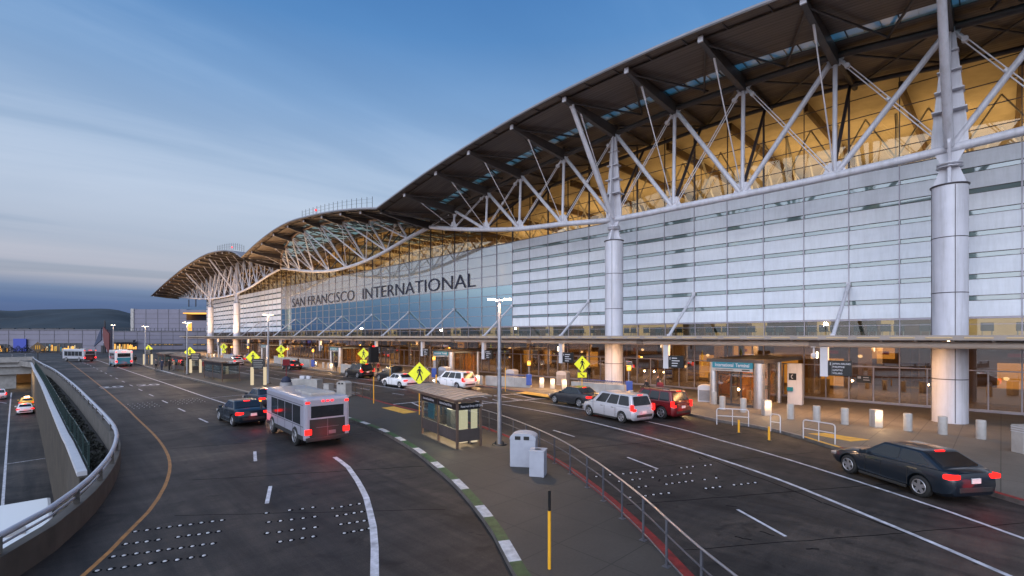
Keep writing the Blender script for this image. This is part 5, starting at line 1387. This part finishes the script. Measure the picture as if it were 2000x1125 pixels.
def wheel_meshes(r):
    if r not in WH:
        t = MB(); pr = [(r*.66, -.1), (r*.92, -.105), (r, -.075), (r, .075), (r*.92, .105), (r*.66, .1)]
        M = Matrix.Rotation(PI/2, 4, 'Y'); n = 24
        vs = []
        for (rr, z) in pr:
            for i in range(n): a = 2*PI*i/n; vs.append(M @ Vector((rr*math.cos(a), rr*math.sin(a), z)))
        t.add(vs, [(j*n+i, j*n+(i+1) % n, (j+1)*n+(i+1) % n, (j+1)*n+i) for j in range(5) for i in range(n)], 0, True); t.add(vs[:n], [list(range(n))]); t.add(vs[-n:], [list(range(n))])
        k = MB()
        for sx in (-1, 1):
            k.tube((sx*.07, 0, 0), (sx*.118, 0, 0), r*.16, 10, 0)
            for q in range(5):
                a = 2*PI*q/5+.3
                A = Vector((sx*.112, math.cos(a)*r*.1, math.sin(a)*r*.1)); E = Vector((sx*.106, math.cos(a)*r*.62, math.sin(a)*r*.62)); d = (E-A).normalized(); w_ = Vector((1, 0, 0)).cross(d)
                k.add([A-w_*.05, A+w_*.05, E+w_*.035*1.6, E-w_*.035*1.6, A-w_*.05-Vector((sx*.03, 0, 0)), A+w_*.05-Vector((sx*.03, 0, 0)), E+w_*.056-Vector((sx*.03, 0, 0)), E-w_*.056-Vector((sx*.03, 0, 0))], [(0, 1, 2, 3), (4, 7, 6, 5), (0, 4, 5, 1), (1, 5, 6, 2), (2, 6, 7, 3), (3, 7, 4, 0)], 0)
            pts = [(sx*.108, math.cos(2*PI*i/20)*r*.64, math.sin(2*PI*i/20)*r*.64) for i in range(21)]; k.path(pts, .018, 5, 0)
        WH[r] = (t.mesh('tyre', 'rubber'), k.mesh('rim', 'alloy'))
    return WH[r]
def vehicle(name, kind, paint, x, y, rz, label, cat, tail=True, brake=1, head=False, z=.004, blink=None, taxi=False, rims=True):
    s = SPEC[kind]; L, W, H = s['L'], s['W'], s['H']; e = L/2; hw = W/2
    t = thing(name, label, cat, (x, y, z), rz)
    me = hull(kind).copy(); me.materials.clear(); me.materials.append(MATS[paint]); link('body', me, t)
    Bq, Tq = glasshouse(kind)
    bm = bmesh.new(); vb = [bm.verts.new(p) for p in Bq]; vt = [bm.verts.new(p) for p in Tq]
    for i in range(4): bm.faces.new((vb[i], vb[(i+1) % 4], vt[(i+1) % 4], vt[i]))
    bm.faces.new(vt); bm.faces.new(vb[::-1])
    es = [q for q in bm.edges if q.verts[0] in vt or q.verts[1] in vt]
    bmesh.ops.bevel(bm, geom=es, offset=.075, segments=3, affect='EDGES', profile=.6)
    for f in bm.faces: f.smooth = True
    g = MB(); bm.verts.index_update(); g.add([v.co.copy() for v in bm.verts], [[v.index for v in f.verts] for f in bm.faces], 0, True); bm.free()
    rm = g.mesh('roof', paint)
    if hasattr(rm, 'set_sharp_from_angle'): rm.set_sharp_from_angle(angle=R_(40))
    rf = link('roof', rm, t)
    def pane(nm, q, u0, u1, v0, v1, mat='tinted_glass', off=.012):
        a, b, c, d = q; n = (b-a).cross(d-a).normalized()
        f = lambda u, v: (a*(1-u)+b*u)*(1-v)+(d*(1-u)+c*u)*v
        o = MB(); P = [f(u0, v0), f(u1, v0), f(u1, v1), f(u0, v1)]
        # trim corners
        Q = []
        for i in range(4):
            p, pn, pp = P[i], P[(i+1) % 4], P[i-1]
            Q += [p+(pp-p).normalized()*.05, p+(pn-p).normalized()*.05]
        k = len(Q); o.add([p+n*off for p in Q]+[p-n*.01 for p in Q], [list(range(k))]+[(i, k+i, k+(i+1) % k, (i+1) % k) for i in range(k)]); o.build(nm, mat, t)
    faces = {'rear': (Bq[0], Bq[1], Tq[1], Tq[0]), 'right': (Bq[1], Bq[2], Tq[2], Tq[1]), 'front': (Bq[2], Bq[3], Tq[3], Tq[2]), 'left': (Bq[3], Bq[0], Tq[0], Tq[3])}
    pane('windscreen', faces['front'], .07, .93, .1, .9); pane('rear_window', faces['rear'], .09, .91, .16, .86)
    cuts = [(.10, .36), (.385, .65), (.675, .93)] if kind in ('suv', 'van') else [(.12, .50), (.53, .88)]
    for u0, u1 in cuts:
        pane('side_window', faces['left'], 1-u1 if False else u0, u1, .13, .88); pane('side_window', faces['right'], 1-u1, 1-u0, .13, .88)
    if kind == 'truck':
        m = MB(); m.box((-hw*.86, -e+.12, 1.125), (hw*.86, s['gb'][0]-.05, 1.19)); m.build('bed_cover', 'dark_trim', t)
    ty, rim = wheel_meshes(s['r'])
    for wy in s['wy']:
        for sx in (-1, 1):
            w_ = thing('wheel', None, None, (sx*(hw-.12), wy, s['r']), 0); w_.parent = t; link('tyre', ty, w_); link('rim', rim, w_)
    for sx in (-1, 1):
        m = MB(); x0 = hw*.88
        if kind in ('suv', 'van'): m.cbox((sx*(hw*.905), -e+.14, s['tz']+.02), (.14, .2, .36), 0, bev=.03); m.cbox((sx*(hw*.8), -e+.045, s['tz']-.12), (.24, .1, .14), 0, bev=.03)
        else: m.cbox((sx*(hw*.80), -e+.12, s['tz']), (.40, .24, .15), 0, bev=.04)
        m.build('tail_light', 'lamp_red' if tail else 'red_plastic', t)
        m = MB(); m.cbox((sx*(hw*.72), e-.2, s['hood'][1]-.13), (.36, .24, .13), 0, bev=.04); m.build('headlight', 'head_lamp' if head else 'bare_metal', t)
        m = MB(); m.cbox((sx*(hw+.07), s['gb'][1]-.32, s['belt']+.06), (.2, .12, .14), 0, bev=.035); m.build('wing_mirror', paint, t)
        m = MB()
        for yy in (.28, -.72): m.cbox((sx*(hw*.995), yy, s['belt']-.14), (.03, .19, .03), 0, bev=.008)
        m.build('door_handle', paint if kind != 'van' else 'dark_trim', t)
        m = MB()
        for yy in (s['gb'][1]-.35, .02, -.98): m.box((sx*hw*.9985-.006, yy-.006, .34), (sx*hw*.9985+.006, yy+.006, s['belt']-.09))
        m.build('door_seam', 'dark_trim', t)
        if blink == sx: m = MB(); m.cbox((sx*(hw*.93), -e+.16, s['tz']-.13), (.12, .18, .1), 0, bev=.03); m.build('indicator', 'lamp_orange', t)
    m = MB(); m.cbox((0, -e+.015, .5), (W*.66, .07, .16), 0, bev=.02); m.cbox((0, e-.03, .42), (W*.6, .07, .18), 0, bev=.02)
    m.build('bumper_trim', 'dark_trim', t)
    for sx in (-1, 1): m = MB(); m.cbox((sx*hw*.94, (s['wy'][0]+s['wy'][1])/2, .22), (.08, s['wy'][0]-s['wy'][1]-.95, .1), 0, bev=.02); m.build('sill', 'dark_trim', t)
    m = MB(); m.cbox((0, -e+.0, s['tail']-.30), (.33, .05, .16), 0, bev=.008); m.build('number_plate', 'plate', t)
    if kind != 'truck' and tail: m = MB(); m.cbox((0, s['gt'][0]-.04, H-.06), (.34, .08, .035), 0, bev=.008); m.build('brake_light', 'lamp_red', t)
    if kind == 'suv':
        m = MB()
        for sx in (-1, 1): m.path([(sx*hw*.66, s['gt'][1]-.1, H-.02), (sx*hw*.66, s['gt'][1]-.2, H+.05), (sx*hw*.66, s['gt'][0]+.25, H+.05), (sx*hw*.66, s['gt'][0]+.15, H-.02)], .022, 6)
        m.build('roof_rail', 'dark_trim', t)
    if tail: lamp('POINT', 'tail_glow', (0, -e-.35, .6), 6, (1., .03, .02), .3, parent=t)
    if taxi:
        m = MB(); m.cbox((0, -.3, H+.08), (.62, .22, .18), 0, bev=.04); m.build('roof_sign', 'lamp_warm', t)
    return t
vehicle('sedan', 'sedan', 'paint_charcoal', 30.1, 23.4, R_(-9), 'dark grey sedan stopped at the kerb beside the three square lit bollards', 'car')
vehicle('minivan', 'van', 'paint_silver', 26.9, 17.6, R_(-14), 'pale silver people carrier with lit tail lamps between the grey sedan and the red car', 'car')
vehicle('estate_car', 'suv', 'paint_red', 29.9, 16.6, R_(-12), 'dark red car with bright tail lamps at the kerb near the vestibule', 'car')
vehicle('hatchback', 'hatch', 'paint_blueblack', 22.35, 2.5, R_(-36), 'black car with bright red tail lamps nearest on the right', 'car')
vehicle('sedan', 'sedan', 'paint_white', 27.5, 44.6, R_(1), 'white sedan driving left of the big yellow crossing sign', 'car')
vehicle('minivan', 'van', 'paint_white', 31.0, 39.8, R_(2), 'white van at the kerb in front of the lit second entrance', 'car', head=True)
vehicle('sport_utility', 'suv', 'paint_black', 30.1, 58.6, R_(0), 'black people carrier at the kerb under the middle yellow crossing sign', 'car')
vehicle('pickup_truck', 'truck', 'paint_black', 30.2, 50.2, R_(0), 'black pickup truck at the kerb just ahead of the white sedan', 'car', tail=False)
vehicle('sedan', 'sedan', 'paint_black', 29.8, 80.6, R_(0), 'small dark car at the far kerb in front of the white wall', 'car')
vehicle('sedan', 'sedan', 'paint_red', 29.6, 109, R_(0), 'far red car with glowing tail lamps near the terminal columns', 'car')
vehicle('sedan', 'sedan', 'paint_white', 27.0, 100.5, R_(0), 'far white car partly hidden by the low yellow crossing sign', 'car', head=True)
vehicle('minivan', 'van', 'paint_red', 24.2, 127, R_(4), 'dark red van with tail lamps beyond the waiting people on the island', 'car')
vehicle('sedan', 'sedan', 'paint_charcoal', 12.5, 39.5, R_(-1), 'dark sedan with an orange indicator beside the island, ahead of the grey shuttle bus', 'car', blink=-1)
vehicle('sedan', 'sedan', 'paint_blueblack', 9.25, 33.2, R_(0), 'dark car with red tail lamps in the middle lane of the left road', 'car')
vehicle('taxi', 'sedan', 'paint_yellow', -.55, 111, R_(1), 'taxi with a lit roof sign on the sunken road', 'car', z=LOW+.004, taxi=True)
vehicle('sedan', 'sedan', 'paint_white', -.7, 101.5, R_(1), 'white car behind the taxi on the sunken road', 'car', z=LOW+.004)
vehicle('sport_utility', 'suv', 'paint_white', -4.2, 128, R_(2), 'white four wheel drive on the sunken road near the overpass', 'car', z=LOW+.004)
def bus(x, y, rz, label, L, W, H, paint, rear, z=.004, lights=True):
    t = thing('shuttle_bus', label, 'bus', (x, y, z), rz); e = L/2; hw = W/2
    m = MB(); m.cbox((0, 0, .38+(H-.38)/2), (W, L, H-.38), 0, bev=.14); m.build('body', paint, t)
    m = MB()
    for sx in (-1, 1):
        n = int((L-1.2)/1.25)
        for k in range(n): y0 = -e+.6+k*1.25; m.box((sx*(hw+.004)-.006, y0, H*.46), (sx*(hw+.004)+.006, y0+1.15, H*.82))
        m.box((sx*(hw+.003)-.005, -e+.2, .42), (sx*(hw+.003)+.005, e-.2, .62), 1)
    m.build('side_window', ['tinted_glass', rear], t)
    m = MB()
    for sx in (-1, 1):
        for k in range(n+1): m.box((sx*(hw+.006)-.006, -e+.53+k*1.25, .64), (sx*(hw+.006)+.006, -e+.55+k*1.25, H*.45))
        m.box((sx*(hw+.008)-.008, -e+.2, H*.845), (sx*(hw+.008)+.008, e-.2, H*.86)); m.box((sx*(hw+.008)-.008, -e+.2, H*.425), (sx*(hw+.008)+.008, e-.2, H*.44))
    m.box((-.01, -e-.012, .52), (.01, -e-.004, H*.565)); m.box((-hw*.5, -e-.014, .98), (hw*.5, -e-.004, 1.0)); m.cbox((hw*.2, -e-.02, .72), (.34, .03, .17), 0, bev=.006)
    m.build('body_seam', 'far_joint', t)
    for sx in (-1, 1): m = MB(); m.tube((sx*hw, e-.1, H*.72), (sx*(hw+.22), e+.1, H*.7), .02, 6); m.cbox((sx*(hw+.24), e+.1, H*.58), (.06, .2, .42), 0, bev=.02); m.build('wing_mirror', 'dark_trim', t)
    m = MB(); m.box((-hw*.72, -e-.006, H*.6), (hw*.72, -e+.006, H*.83)); m.build('rear_window', 'tinted_glass', t)
    m = MB(); m.box((-hw*.78, -e-.005, .5), (hw*.78, -e+.005, H*.57)); m.build('rear_panel', rear, t)
    m = MB(); m.box((-hw*.86, e-.006, H*.42), (hw*.86, e+.006, H*.84)); m.build('windscreen', 'tinted_glass', t)
    for sx in (-1, 1):
        m = MB(); m.cbox((sx*hw*.84, -e+.0, H*.33), (.32, .07, .26), 0, bev=.03); m.cbox((sx*hw*.86, -e+.02, H*.9), (.2, .07, .1), 0, bev=.02); m.build('tail_light', 'lamp_red' if lights else 'red_plastic', t)
        m = MB(); m.cbox((sx*hw*.75, e, H*.26), (.3, .06, .2), 0, bev=.03); m.build('headlight', 'bare_metal', t)
    m = MB()
    for q in (-.22, 0, .22): m.cbox((q, -e+.0, H*.92), (.13, .06, .08), 0, bev=.02)
    m.build('marker_light', 'lamp_red_small' if lights else 'red_plastic', t)
    m = MB(); m.cbox((0, -e-.02, .45), (W*.94, .14, .2), 0, bev=.04); m.cbox((0, e+.02, .45), (W*.94, .14, .2), 0, bev=.04); m.build('bumper', 'dark_trim', t)
    m = MB(); m.cbox((0, 0, H+.03), (.75, .9, .07), 0, bev=.025); m.cbox((0, -L*.3, H+.07), (1.2, 1.4, .16), 0, bev=.05); m.build('roof_hatch', 'pale_concrete' if rear != 'teal_sign' else paint, t)
    if lights: lamp('POINT', 'tail_glow', (0, -e-.45, .7), 20, (1., .03, .02), .4, parent=t)
    ty, rim = wheel_meshes(.46)
    for wy in (e*.62, -e*.58):
        for sx in (-1, 1): w_ = thing('wheel', None, None, (sx*(hw-.07), wy, .46)); w_.parent = t; link('tyre', ty, w_); link('rim', rim, w_)
    return t
bus(11.35, 111.2, R_(1), 'white and teal shuttle bus seen from behind with red lamps lit', 7.5, 2.45, 2.85, 'paint_white', 'teal_sign')
bus(7.2, 138, R_(24), 'grey shuttle bus with red tail lamps turning away at the far bend', 7.5, 2.3, 2.6, 'paint_silver', 'dark_trim')
bus(-.55, 29.0, R_(0), 'white roofed bus on the sunken road below the parapet', 10.5, 2.5, 3.1, 'paint_white', 'dark_trim', z=LOW+.004, lights=False)
bus(10.3, 26.0, R_(-4), 'pale lilac grey shuttle bus with red lamps beside the green and white kerb', 6.6, 2.15, 2.42, 'paint_lilac', 'dark_trim')
# ================================================================ people
def person(x, y, z, rz, label, top, legs, stride=.0, bend=0., arm=0., h=1.72, skirt=False, bag=None):
    """one skin surface grown from a posed skeleton"""
    s = h/1.72; J = {}
    def a(k, p, r): J[k] = (Vector(p)*s, r*s)
    f = math.sin(bend)
    a('pelvis', (0, 0, .93), .135); a('waist', (0, .02+.1*f, 1.08), .125); a('chest', (0, .05+.28*f, 1.30-.05*f), .155); a('neck', (0, .06+.4*f, 1.47-.1*f), .055); a('head0', (0, .09+.44*f, 1.55-.12*f), .078); a('head1', (0, .10+.47*f, 1.66-.14*f), .088)
    for sx, n, ph in ((-1, 'l', 1), (1, 'r', -1)):
        st = stride*ph
        a('hip'+n, (sx*.1, 0, .86), .105); a('knee'+n, (sx*.11, st*.5+.04, .48), .068); a('ank'+n, (sx*.12, st-.02, .09), .045); a('toe'+n, (sx*.13, st+.14, .04), .04)
        a('sh'+n, (sx*.19, .05+.3*f, 1.39-.06*f), .065); a('elb'+n, (sx*.25, -.04-st*.4+.2*f+arm*.15, 1.12-.02*f), .048); a('wri'+n, (sx*.24, .08-st*.6+.3*f+arm*.3, .90+arm*.12), .034); a('hand'+n, (sx*.235, .11-st*.62+.3*f+arm*.36, .82+arm*.14), .038)
    E_ = [('pelvis', 'waist'), ('waist', 'chest'), ('chest', 'neck'), ('neck', 'head0'), ('head0', 'head1')]
    for n in 'lr': E_ += [('pelvis', 'hip'+n), ('hip'+n, 'knee'+n), ('knee'+n, 'ank'+n), ('ank'+n, 'toe'+n), ('chest', 'sh'+n), ('sh'+n, 'elb'+n), ('elb'+n, 'wri'+n), ('wri'+n, 'hand'+n)]
    K = list(J); me = bpy.data.meshes.new('figure'); me.from_pydata([tuple(J[k][0]) for k in K], [(K.index(p), K.index(q)) for p, q in E_], [])
    o = link('figure', me); md = o.modifiers.new('skin', 'SKIN'); o.modifiers.new('sub', 'SUBSURF').levels = 1
    if not me.skin_vertices: 
        bm = bmesh.new(); bm.from_mesh(me); bm.verts.layers.skin.verify(); bm.to_mesh(me); bm.free()
    for i, k in enumerate(K):
        v = me.skin_vertices[0].data[i]; v.radius = (J[k][1]*(1.25 if k in ('chest', 'waist', 'pelvis') else 1), J[k][1]*(.8 if k in ('chest', 'waist', 'pelvis') else 1)); v.use_root = (k == 'pelvis')
    m2 = evaluated(o); drop(o)
    m2.materials.clear()
    for mm in (top, legs, 'skin', 'black_paint'): m2.materials.append(MATS[mm])
    hz = J['neck'][0].z+.0
    for p in m2.polygons:
        c = p.center; p.use_smooth = True
        hand = any((c-J['hand'+n][0]).length < .095*s for n in 'lr')
        p.material_index = 2 if (c.z > hz or hand) else 3 if c.z < .1*s else 1 if c.z < .86*s and abs(c.x) < .2*s else 0
    m2.name = 'person'
    b = link('person', m2, None, (x, y, z), rz); tag(b, label, 'person', None)
    hd = J['head1'][0]
    q = MB(); q.lathe([(.02, .125), (.07, .11), (.1, .05), (.103, -.01), (.095, -.05)], (hd.x, hd.y-.02, hd.z), 12); q.build('hair', 'hair', b)
    q = MB(); q.cbox((hd.x, hd.y+.092*s, hd.z-.03), (.026, .03, .04)); 
    for sx in (-1, 1): q.cbox((sx*.036, hd.y+.085*s, hd.z+.0), (.02, .012, .012), 1); q.cbox((sx*.095, hd.y, hd.z-.02), (.02, .04, .06))
    q.cbox((hd.x, hd.y+.086*s, hd.z-.075), (.05, .012, .012), 2); q.build('face', ['skin', 'black_paint', 'cloth_red'], b)
    return b
def pat(px, py, *a, z=SWZ, **k): x, y = ground_at(px, py, z); return person(x, y, z, *a, **k)
pat(1150, 744, R_(150), 'person in dark clothes standing by the glass behind the white wall', 'cloth_black', 'cloth_black', h=1.78)
pat(1267, 779, R_(70), 'person in a dark coat bending to a luggage cart behind the red car', 'cloth_black', 'cloth_grey', bend=.5, arm=1.2)
pat(1290, 782, R_(100), 'person in a dark red top and tan trousers behind the luggage cart', 'cloth_red', 'cloth_tan', arm=.8)
pat(1284, 770, R_(200), 'person in a navy jacket standing beside the amber lamp and column', 'cloth_navy', 'cloth_black')
pat(305, 722, R_(20), 'person in a grey coat at the left end of the waiting group on the island', 'cloth_grey', 'cloth_black')
pat(316, 724, R_(-30), 'person in navy near the middle of the waiting group on the island', 'cloth_navy', 'cloth_navy', stride=.2)
pat(331, 724, R_(60), 'person in black waiting beside a lamp post on the island', 'cloth_black', 'cloth_black')
pat(340, 724, R_(100), 'person in a tan top at the right end of the waiting group on the island', 'cloth_tan', 'cloth_grey')
pat(392, 727, R_(0), 'person in black walking beside one in a red coat on the island', 'cloth_black', 'cloth_grey', stride=.22)
pat(398, 727, R_(-5), 'person in a red coat walking on the island', 'cloth_red', 'cloth_grey', stride=-.2)
pat(264, 713, R_(180), 'person in dark clothes close behind the teal bus', 'cloth_black', 'cloth_grey')
pat(656, 727, R_(160), 'person in black on the far kerb ahead of the black van', 'cloth_black', 'cloth_black')
pat(738, 731, R_(200), 'person in a red top between the black van and the pickup truck', 'cloth_red', 'cloth_navy', arm=.5)
pat(812, 742, R_(90), 'person in black behind the big yellow crossing sign by the entrance', 'cloth_black', 'cloth_black')
pat(583, 717, R_(40), 'person in black walking past the end of the far white wall', 'cloth_black', 'cloth_grey', stride=.2)
pat(834, 746, R_(-60), 'person in a grey top near the second entrance behind the white sedan', 'cloth_grey', 'cloth_black', arm=.4)
# loaded luggage cart with the two people
x, y = ground_at(1278, 785)
t = thing('luggage_trolley', 'luggage cart loaded with dark cases between the two people behind the red car', 'luggage cart', (x, y, SWZ), R_(60))
link('frame', cart_me, t)
for c, d, mt in (((0, 0, .33), (.7, .5, .25), 'cloth_grey'), ((.05, .02, .56), (.6, .42, .2), 'cloth_navy'), ((-.05, 0, .76), (.4, .35, .2), 'cloth_tan')):
    m = MB(); m.cbox(c, d, 0, bev=.05); m.build('suitcase', mt, t)
# ================================================================ sky, light, camera
W = bpy.data.worlds.new('World'); SC.world = W; W.use_nodes = True
nt = W.node_tree
for n in list(nt.nodes): nt.nodes.remove(n)
out = nt.nodes.new('ShaderNodeOutputWorld'); bg = nt.nodes.new('ShaderNodeBackground'); nt.links.new(bg.outputs[0], out.inputs[0])
SUN_EL, SUN_AZ = 4.0, 250.0            # just above the horizon behind the camera, in the west
sky = nt.nodes.new('ShaderNodeTexSky'); sky.sky_type = 'NISHITA'; sky.sun_disc = False
sky.sun_elevation = R_(SUN_EL); sky.sun_rotation = R_(SUN_AZ); sky.air_density = 1.2; sky.dust_density = 1.0; sky.ozone_density = 2.5
tc = nt.nodes.new('ShaderNodeTexCoord'); sep = nt.nodes.new('ShaderNodeSeparateXYZ'); nt.links.new(tc.outputs['Generated'], sep.inputs[0])
def math_(op, a, b=None, clamp=False):
    n = nt.nodes.new('ShaderNodeMath'); n.operation = op; n.use_clamp = clamp
    for i, v in enumerate((a, b)):
        if v is None: continue
        if isinstance(v, (int, float)): n.inputs[i].default_value = v
        else: nt.links.new(v, n.inputs[i])
    return n.outputs[0]
X, Y, Z = sep.outputs
grad = ramp(nt, Z, [(0., (.03, .085, .24)), (.052, (.034, .105, .30)), (.074, (.12, .19, .37)), (.094, (.33, .35, .46)), (.2, (.40, .47, .61)), (.3, (.34, .445, .62)), (.42, (.20, .345, .59)), (.52, (.09, .24, .52)), (.64, (.035, .155, .43)), (1., (.02, .1, .3))])
# cloud sheet: project the view direction on a flat layer so streaks run to the horizon
zz = math_('ADD', math_('MAXIMUM', Z, 0.), .10)
cu, cv = math_('DIVIDE', X, zz), math_('DIVIDE', Y, zz)
cmb = nt.nodes.new('ShaderNodeCombineXYZ'); nt.links.new(cu, cmb.inputs[0]); nt.links.new(cv, cmb.inputs[1])
mp = nt.nodes.new('ShaderNodeMapping'); mp.inputs['Rotation'].default_value = (0, 0, R_(28)); mp.inputs['Scale'].default_value = (.28, .95, 1); mp.inputs['Location'].default_value = (1.3, .4, 0); nt.links.new(cmb.outputs[0], mp.inputs[0])
n1 = noise(nt, mp.outputs[0], 1.0, 7, .52, .5)
mp2 = nt.nodes.new('ShaderNodeMapping'); mp2.inputs['Rotation'].default_value = (0, 0, R_(40)); mp2.inputs['Scale'].default_value = (.12, .5, 1); nt.links.new(cmb.outputs[0], mp2.inputs[0])
n2 = noise(nt, mp2.outputs[0], 1.0, 4, .5, .3)
cl = math_('MULTIPLY', ramp(nt, n1, [(.42, (0,)*3), (.62, (1,)*3)]), ramp(nt, n2, [(.30, (.35,)*3), (.55, (1,)*3)]))
# thicker low in the west-north sky, thin overhead
side = math_('ADD', math_('MULTIPLY', X, -.75), 1.0, True)
den = math_('MULTIPLY', cl, ramp(nt, Z, [(0., (.0,)*3), (.075, (.1,)*3), (.10, (.9,)*3), (.16, (1.,)*3), (.4, (.62,)*3), (.7, (.25,)*3)]))
den = math_('MULTIPLY', den, side)
ccol = ramp(nt, Z, [(0., (.2, .22, .33)), (.06, (.34, .31, .40)), (.105, (.48, .46, .56)), (.14, (.46, .47, .57)), (.25, (.56, .63, .77)), (.6, (.42, .58, .82))])
gap = ramp(nt, n1, [(.30, (.80, .84, .88)), (.48, (1., 1., 1.))]); c1 = mixc(nt, mixc(nt, grad, gap, 1., 'MULTIPLY'), ccol, den)
# dark cloud bank close to the horizon
bank = math_('MULTIPLY', ramp(nt, noise(nt, mp2.outputs[0], 1.7, 5, .5, .4), [(.42, (0,)*3), (.6, (1,)*3)]), ramp(nt, Z, [(.03, (.0,)*3), (.05, (.8,)*3), (.086, (0,)*3)]))
c1 = mixc(nt, c1, (.04, .10, .255), bank)
# the afterglow: brighter and paler sky behind the camera
dt = nt.nodes.new('ShaderNodeVectorMath'); dt.operation = 'DOT_PRODUCT'; dt.inputs[1].default_value = (-.88, -.36, .30); nt.links.new(tc.outputs['Generated'], dt.inputs[0])
gl = math_('POWER', math_('MAXIMUM', dt.outputs['Value'], 0.), 2.2)
c2 = mixc(nt, c1, (2.75, 3.1, 3.8), gl)
mxn = nt.nodes.new('ShaderNodeMix'); mxn.data_type = 'RGBA'; mxn.blend_type = 'ADD'; mxn.inputs[0].default_value = .05
nt.links.new(c2, mxn.inputs[6]); nt.links.new(sky.outputs[0], mxn.inputs[7])
nt.links.new(mxn.outputs[2], bg.inputs[0]); bg.inputs[1].default_value = 1.0
sl = bpy.data.lights.new('sun', 'SUN'); sl.energy = .25; sl.angle = R_(30); sl.color = (1., .92, .88)
so = bpy.data.objects.new('sun', sl); COL.objects.link(so)
sd = Vector((-.86, -.38, .34)); so.rotation_euler = sd.to_track_quat('Z', 'Y').to_euler()
cam = bpy.data.cameras.new('camera'); co = bpy.data.objects.new('camera', cam); COL.objects.link(co); SC.camera = co
cam.sensor_width = 36.; cam.sensor_fit = 'HORIZONTAL'; cam.lens = 947/2000*36; cam.shift_y = (657-562.5)/2000; cam.clip_start = .1; cam.clip_end = 20000
co.location = (0, 0, 5.3); co.rotation_euler = (PI/2, 0, -R_(44.73))
SC.view_settings.view_transform = 'Standard'; SC.view_settings.look = 'None'; SC.view_settings.exposure = 0.; SC.view_settings.gamma = 1.
SC.cycles.use_denoising = True; SC.cycles.max_bounces = 8; SC.cycles.transparent_max_bounces = 16; SC.cycles.glossy_bounces = 3; SC.cycles.diffuse_bounces = 3
SC.cycles.caustics_reflective = False; SC.cycles.caustics_refractive = False; SC.cycles.sample_clamp_indirect = 6.
